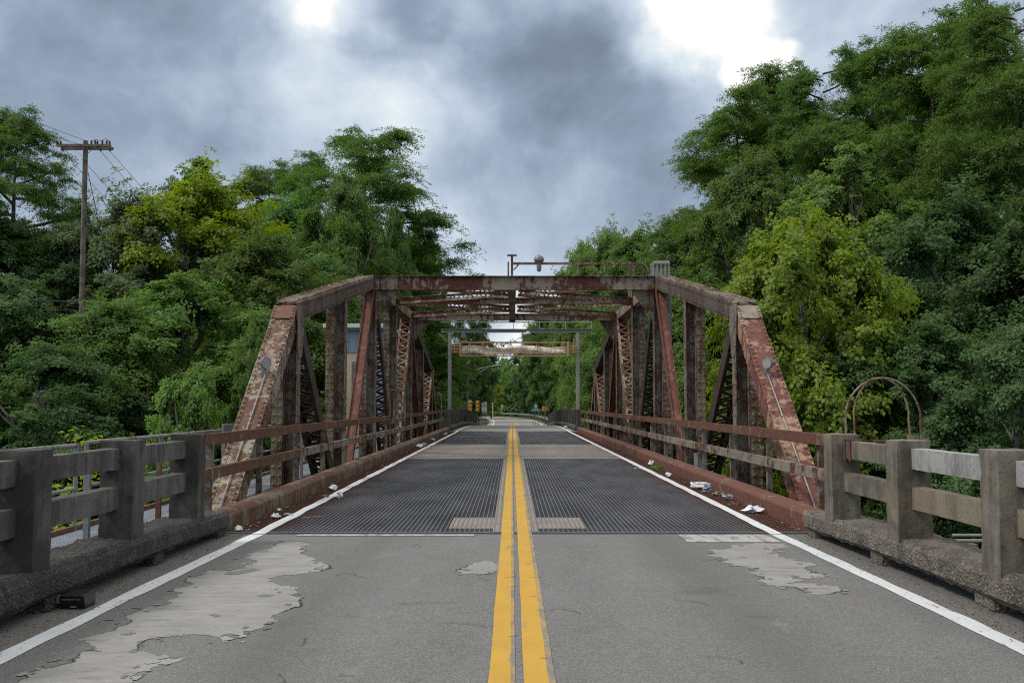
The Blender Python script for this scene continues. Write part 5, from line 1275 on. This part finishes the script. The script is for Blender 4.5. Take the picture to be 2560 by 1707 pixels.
TREES = [
    ('cyp0', -26.8, 53.0, -6.0, 23.77, 7.65, 'c1', 'tall feathery dark cypress at the left edge, beside the utility pole'),
    ('broad1', -26.6, 50.0, -5.5, 17.28, 7.21, 'dk', 'dark blue-green broad tree below the cypress at the left edge'),
    ('broad0', -19.7, 51.0, -6.0, 18.58, 6.24, 'gy', 'grey-green rounded tree just right of the utility pole'),
    ('broad0', -16.4, 52.0, -6.0, 19.82, 6.82, 'yl', 'bright yellow-green rounded tree standing above the left woods'),
    ('slim0', -21.1, 66.0, -6.0, 25.30, 6.64, 'mid', 'slender open-topped tree rising behind the yellow-green tree'),
    ('cyp2', -19.7, 80.0, -6.0, 27.67, 8.75, 'c2', 'lower olive cypress behind, left of the tallest left cypress'),
    ('cyp1', -9.6, 64.0, -6.0, 26.31, 12.31, 'c1', 'tall layered cypress with ragged drooping boughs, highest of the left woods'),
    ('broad1', -9.2, 54.0, -6.0, 20.79, 4.72, 'mid', 'pointed mid-green tree standing in front of the tall layered cypress'),
    ('broad2', -6.9, 58.0, -6.0, 19.75, 5.33, 'mid2', 'mid-green tree at the right foot of the tall layered cypress'),
    ('broad0', -6.9, 84.0, -5.0, 21.34, 6.24, 'lt', 'small pale green tree ending the left woods beside the gap of sky'),
    ('broad0', -10.7, 42.0, -6.0, 14.82, 5.51, 'ol', 'olive-green broad tree in the middle of the left woods'),
    ('broad1', -9.0, 46.0, -6.0, 14.64, 5.23, 'mid2', 'green tree behind the rising top chord of the left truss'),
    ('broad2', -11.2, 34.0, -6.0, 12.20, 4.91, 'mid', 'large leafy green tree left of the left end post'),
    ('broad1', -13.0, 32.0, -6.0, 11.04, 3.92, 'ol', 'dull olive tree low in front of the utility pole'),
    ('broad0', -7.7, 30.0, -6.0, 10.01, 3.41, 'mid', 'green tree close behind the left end post'),
    ('broad1', -13.5, 29.0, -6.0, 9.39, 4.18, 'dk', 'shadowy dark tree low at the left edge'),
    ('syc0', -6.9, 21.0, -5.0, 7.34, 2.48, 'lt', 'bright leafy young maple just left of the left end post'),
    ('broad2', -8.1, 62.0, -6.0, 15.89, 6.51, 'mid', 'green tree seen over the operator house'),
    ('broad0', -7.5, 75.0, -5.0, 16.55, 5.57, 'dk', 'dark tree behind the far end of the left truss'),
    ('broad1', -6.7, 98.0, -4.0, 17.17, 5.57, 'mid', 'dark green tree left of the gate gantry'),
    ('cyp1', 13.3, 58.0, -6.0, 26.64, 10.65, 'c2', 'rounded cypress overhanging the sky, leftmost of the big right cypresses'),
    ('cyp0', 17.8, 56.0, -6.0, 27.96, 8.08, 'c1', 'cypress with flat broken top right of the bright cloud'),
    ('cyp2', 23.1, 54.0, -6.0, 29.57, 9.92, 'c2', 'highest feathery cypress reaching the top of the picture on the right'),
    ('cyp0', 22.2, 43.0, -6.0, 26.32, 8.08, 'c1', 'huge dark cypress cut by the right edge of the picture'),
    ('slim0', 14.1, 41.0, -6.0, 19.31, 5.38, 'lt', 'pale grey-green ash tree in front of the right cypresses'),
    ('broad1', 11.8, 48.0, -6.0, 20.06, 4.83, 'ol', 'dull olive tree between the leftmost right cypress and the sycamore'),
    ('syc1', 8.0, 27.0, -6.0, 12.96, 6.14, 'sy', 'yellow-green sycamore right of the bridge with large leaves'),
    ('broad0', 14.8, 33.0, -6.0, 14.69, 5.19, 'dk', 'dark green tree behind and right of the sycamore'),
    ('broad2', 15.3, 29.0, -6.0, 13.16, 4.18, 'dk', 'very dark tree at the right edge below the cypresses'),
    ('broad1', 11.6, 23.0, -6.0, 9.47, 3.02, 'bl', 'blue-green small tree at the right edge above the concrete railing'),
    ('broad2', 10.4, 25.0, -6.0, 9.86, 3.28, 'dk', 'dark shrubby tree behind the rusty ladder hoops'),
    ('cyp2', 12.5, 72.0, -6.0, 21.83, 7.87, 'c1', 'dark cypress low behind the right truss'),
    ('broad0', 9.1, 92.0, -5.0, 23.30, 9.25, 'lt', 'bright green tree right of the gap of sky, above the portal'),
    ('broad2', 7.5, 110.0, -5.0, 24.50, 7.21, 'mid', 'rounded green tree nearest the gap of sky on the right'),
    ('broad1', 9.1, 64.0, -6.0, 17.34, 6.16, 'mid2', 'green tree behind the middle of the right truss'),
    ('broad0', 9.0, 46.0, -6.0, 13.57, 4.83, 'mid', 'green tree behind the right truss posts'),
    ('syc0', 5.9, 24.0, -5.0, 7.04, 2.52, 'sy', 'low yellow-green sycamore bush behind the right end post'),
    ('broad2', 8.7, 78.0, -5.0, 15.14, 6.14, 'lt', 'light green tree behind the right leg of the gate gantry'),
    ('broad1', 9.1, 135.0, -4.0, 22.16, 7.08, 'mid', 'green tree behind the raised barrier on the right'),
    ('slim0', -3.7, 178.0, -2.0, 8.01, 5.45, 'yl', 'small yellow-green tree beside the far bend of the road'),
    ('cyp0', 18.2, 68.0, -6.0, 30.83, 10.70, 'c1', 'dark cypress filling between the two left big right cypresses'),
    ('cyp1', 23.8, 64.0, -6.0, 31.78, 10.63, 'c2', 'olive cypress between the flat-topped one and the highest one'),
    ('cyp0', 29.0, 60.0, -6.0, 32.72, 10.49, 'c2', 'tall cypress behind the one cut by the right edge'),
    ('broad1', -16.2, 57.0, -6.0, 18.42, 5.98, 'mid', 'green tree directly below the yellow-green crown on the left'),
    ('broad0', -14.0, 62.0, -6.0, 21.04, 6.24, 'mid2', 'green tree left of the pointed mid-green tree'),
    ('cyp0', -15.6, 74.0, -6.0, 26.38, 8.41, 'c2', 'cypress shoulder just left of the tall layered cypress'),
    ('broad0', -6.7, 70.0, -6.0, 21.51, 5.82, 'mid2', 'fresh green tree right of the tall layered cypress'),
    ('broad2', 10.8, 60.0, -6.0, 18.42, 6.30, 'dk', 'dark tree behind the top chord of the right truss'),
    ('broad1', 15.4, 39.0, -6.0, 14.31, 4.77, 'bl', 'blue-green tree right of the pale ash'),
    ('broad0', 17.8, 37.0, -6.0, 13.28, 5.18, 'dk', 'dark tree beneath the huge cypress at the right edge'),
    ('broad1', -22.9, 52.0, -6.0, 17.48, 5.23, 'dk', 'dark tree behind the utility pole'),
    ('broad2', -23.5, 47.0, -6.0, 13.91, 5.34, 'bl', 'blue-green tree at the left edge at the height of the black cable'),
    ('broad0', -5.6, 140.0, -3.0, 19.78, 6.73, 'dk', 'dark green tree left of the strip of sky under the portal'),
    ('broad1', -6.3, 168.0, -3.0, 18.54, 7.35, 'mid', 'smaller green tree behind the street lamp arm'),
    ('broad2', 7.0, 185.0, -3.0, 24.66, 10.52, 'mid2', 'green tree right of the strip of sky under the portal'),
    ('broad0', 4.1, 205.0, -3.0, 20.96, 8.07, 'dk', 'small dark tree below the strip of sky under the portal'),
    ('broad1', 7.6, 102.0, -5.0, 23.82, 8.47, 'lt', 'light green tree rising left of the ladder cage behind the portal'),
    ('broad0', 10.6, 86.0, -5.0, 22.01, 7.52, 'mid', 'mid-green tree directly behind the ladder cage'),
]
WSC = {'cyp': 1.32, 'syc': 1.1, 'sli': 1.35}
rr_ = random.Random(5)
for k, x, y, z, H, Wd, tint, label in TREES:
    lim = 4.9 if y < 50 else (1.6 if k[0] == 'c' else (4.7 if x < 0 and y < 110 else 3.2))
    if x < 0 and 27 < y < 45: lim = 6.5
    w = min(Wd * WSC.get(k[:3], 1.75), (2.1 if k[0] == 'c' or y < 50 else 1.5) * (abs(x) - lim)) if y < 140 else Wd
    tree(k, x, y, z, H, max(w, 2.4), tint, label, rr_.uniform(0, 6.28), 'trees of the swamp woods')

# undergrowth and distant woods: leaves nobody could count
def mass(name, spots, seed, mat, ls, per=26):
    rng = np.random.default_rng(seed); P, N_, A_, L_ = [], [], [], []
    for (x, y, z, H, Wd, n) in spots:
        k = max(4, int(n)); d = rdir(rng, k); d[:, 2] = np.abs(d[:, 2]); r = rng.uniform(.40, 1.0, (k, 1)) ** .8 * (1 + .22 * rng.normal(size=(k, 1)).clip(-1.2, 1.8))
        lob = 1 + .22 * np.sin(d[:, :1] * 7 + x) * np.cos(d[:, 1:2] * 6 + y) + .12 * np.sin(d[:, 2:3] * 15 + x * 3)
        cen = np.array([x, y, z]) + d * r * lob * np.array([Wd / 2, Wd / 2, H]); p, ln, ax = sprays(rng, cen, d, per, max(.35, Wd * .09)); P.append(p); N_.append(ln); A_.append(ax); L_.append(np.full(len(p), ls * (1 if y < 60 else 1.0 + (y - 60) / 90)))
    P = np.concatenate(P); L = np.concatenate(L_) * rng.uniform(.6, 1.25, len(P))
    me = leaf_mesh(name, P, np.concatenate(N_), np.concatenate(A_), L, L * .62, [mat]); o = bpy.data.objects.new(name, me); C.objects.link(o); o['kind'] = 'stuff'; return o
rng = random.Random(12)
sp = []
for i in range(150):                       # brush under the trees, left and right
    s_ = -1 if i % 2 else 1; y = rng.uniform(15, 80); x = s_ * rng.uniform(7.5 + max(0, 20 - y) * .15 + max(0, y - 45) * .07, 9 + y * .62); x += -1.0 if s_ < 0 else 0
    sp.append((x, y, ground_z(x, y) - .4, rng.uniform(3.0, 6.5), rng.uniform(3, 5.5), 90))
props(mass('undergrowth', sp, 3, LEAF['dk'], .15, 34), 'dark leafy undergrowth filling the banks below the trees', 'undergrowth')
sp = []
for i in range(70):                        # behind the first trees
    s_ = -1 if i % 2 else 1; y = rng.uniform(60, 130); x = s_ * rng.uniform(max(11.5, y * .1), y * .62)
    sp.append((x, y, ground_z(x, y) - .4, rng.uniform(8, 13), rng.uniform(6, 9), 110))
for i in range(34):                        # along the far road and closing its bend
    s_ = -1 if i % 2 else 1; y = rng.uniform(100, 200); x = s_ * rng.uniform(13 if s_ < 0 else 10.5, 22) + (-14 if (s_ < 0 and y > 165) else 0)
    sp.append((x, y, ground_z(x, y) - .3, rng.uniform(8, 14), rng.uniform(6, 9), 110))
for i in range(26):
    x = -62 + i * 4.2; y = 262 + rng.uniform(-6, 10) - max(0, x) * 1.0
    sp.append((x, y, -1.8, rng.uniform(11, 14.5), rng.uniform(9, 13), 260))
    sp.append((x + 2, y + 22, -1.8, rng.uniform(14, 17.5), rng.uniform(9, 13), 260))
props(mass('distant_woods', sp, 4, LEAF['mid2'], .24), 'dense green woods closing off the view beyond the bend of the road', 'woods')
sp = []
for i in range(12):
    y = rng.uniform(110, 150); x = rng.uniform(6.2, 9.5); sp.append((x, y, ground_z(x, y) - .2, rng.uniform(1.2, 2.6), rng.uniform(2, 3.4), 60))
for x, y in ((-6.0, 12.6), (-6.6, 10.8), (-6.2, 14.6), (-7.2, 13.2), (-6.4, 17)): sp.append((x, y, -3.2, rng.uniform(3.0, 4.0), 2.4, 90))
props(mass('bright_brush', sp, 5, LEAF['yl'], .12), 'bright yellow-green brush behind the walkway handrail and beside the far verge', 'brush')
def blades(name, pts, seed, mat, h, label, lean=.35):
    r = np.random.default_rng(seed); pos = np.array(pts); n = len(pos); ax = UP + r.normal(size=(n, 3)) * lean; nr = r.normal(size=(n, 3)); nr[:, 2] *= .2
    L = h * r.uniform(.5, 1.2, n); me = leaf_mesh(name, pos, nr, ax, L, L * .10 + .012, [mat]); o = bpy.data.objects.new(name, me); C.objects.link(o); o['kind'] = 'stuff'; props(o, label, 'grass')
pts = []
for i in range(15000):
    t_ = rng.random() ** .7; k = int(t_ * (len(FP) * .78)); x, y = FP[k]
    if y < 86: continue
    x2, y2 = FP[min(len(FP) - 1, k + 1)]; u = rng.random(); x, y = x + (x2 - x) * u, y + (y2 - y) * u; tx, ty = (x2 - x), (y2 - y); l_ = math.hypot(tx, ty) + 1e-6
    o_ = rng.uniform(3.95, 7.5); px_, py_ = x + ty / l_ * o_, y - tx / l_ * o_; pts.append((px_, py_, ground_z(px_, py_)))
blades('verge_grass', pts, 6, M['blade'], .28, 'short yellowish grass on the verge inside the guardrail')
pts = [(x, y, ground_z(x, y)) for x, y in ((rng.uniform(-9, -3.75), rng.uniform(89, 122)) for i in range(7000))]
blades('tall_grass', pts, 8, LEAF['mid'], .75, 'tall green grass and weeds at the end of the left far railing', .3)
pts = [(x, y, .0) for x, y in ((2.9 + rng.gauss(0, .05), 20.3 + rng.gauss(0, .25)) for i in range(60))]
blades('weed_tuft', pts, 9, LEAF['mid'], .14, 'small weeds sprouting along the right white line', .8)

def grit(name, spots, seed, mat, lo, hi, label, cat):
    r = random.Random(seed); mb = MB()
    for x, y, z in spots:
        s_ = r.uniform(lo, hi); q = [Vector((r.uniform(-1, 1), r.uniform(-1, 1), r.uniform(0, .7))) * s_ for _ in range(5)]
        mb.add([(x + v.x, y + v.y, z + v.z + .001) for v in q], [(0, 1, 2), (0, 2, 3), (1, 2, 4), (0, 3, 1), (2, 3, 4)])
    o = mb.build(name, mat); o['kind'] = 'stuff'; props(o, label, cat)
sp = []
for i in range(2600):
    s_ = rng.choice((-1, 1)); y = rng.uniform(3.5, 10.35); d_ = abs(rng.gauss(0, .16)); x = (-2.93 + d_) if s_ < 0 else (3.02 - d_); sp.append((x, y, zr(y)))
grit('gravel', sp, 21, M['conc_light'], .003, .011, 'grit and small gravel gathered along the concrete kerbs', 'gravel')
sp = [(rng.choice((-2.95 + abs(rng.gauss(0, .09)), 3.10 - abs(rng.gauss(0, .10)))), 10.6 + 37 * rng.random() ** 1.5, .002) for i in range(700)]
grit('leaf_litter', sp, 22, M['twig'], .008, .026, 'dead leaf crumbs gathered along the steel kerbs', 'dead leaves')
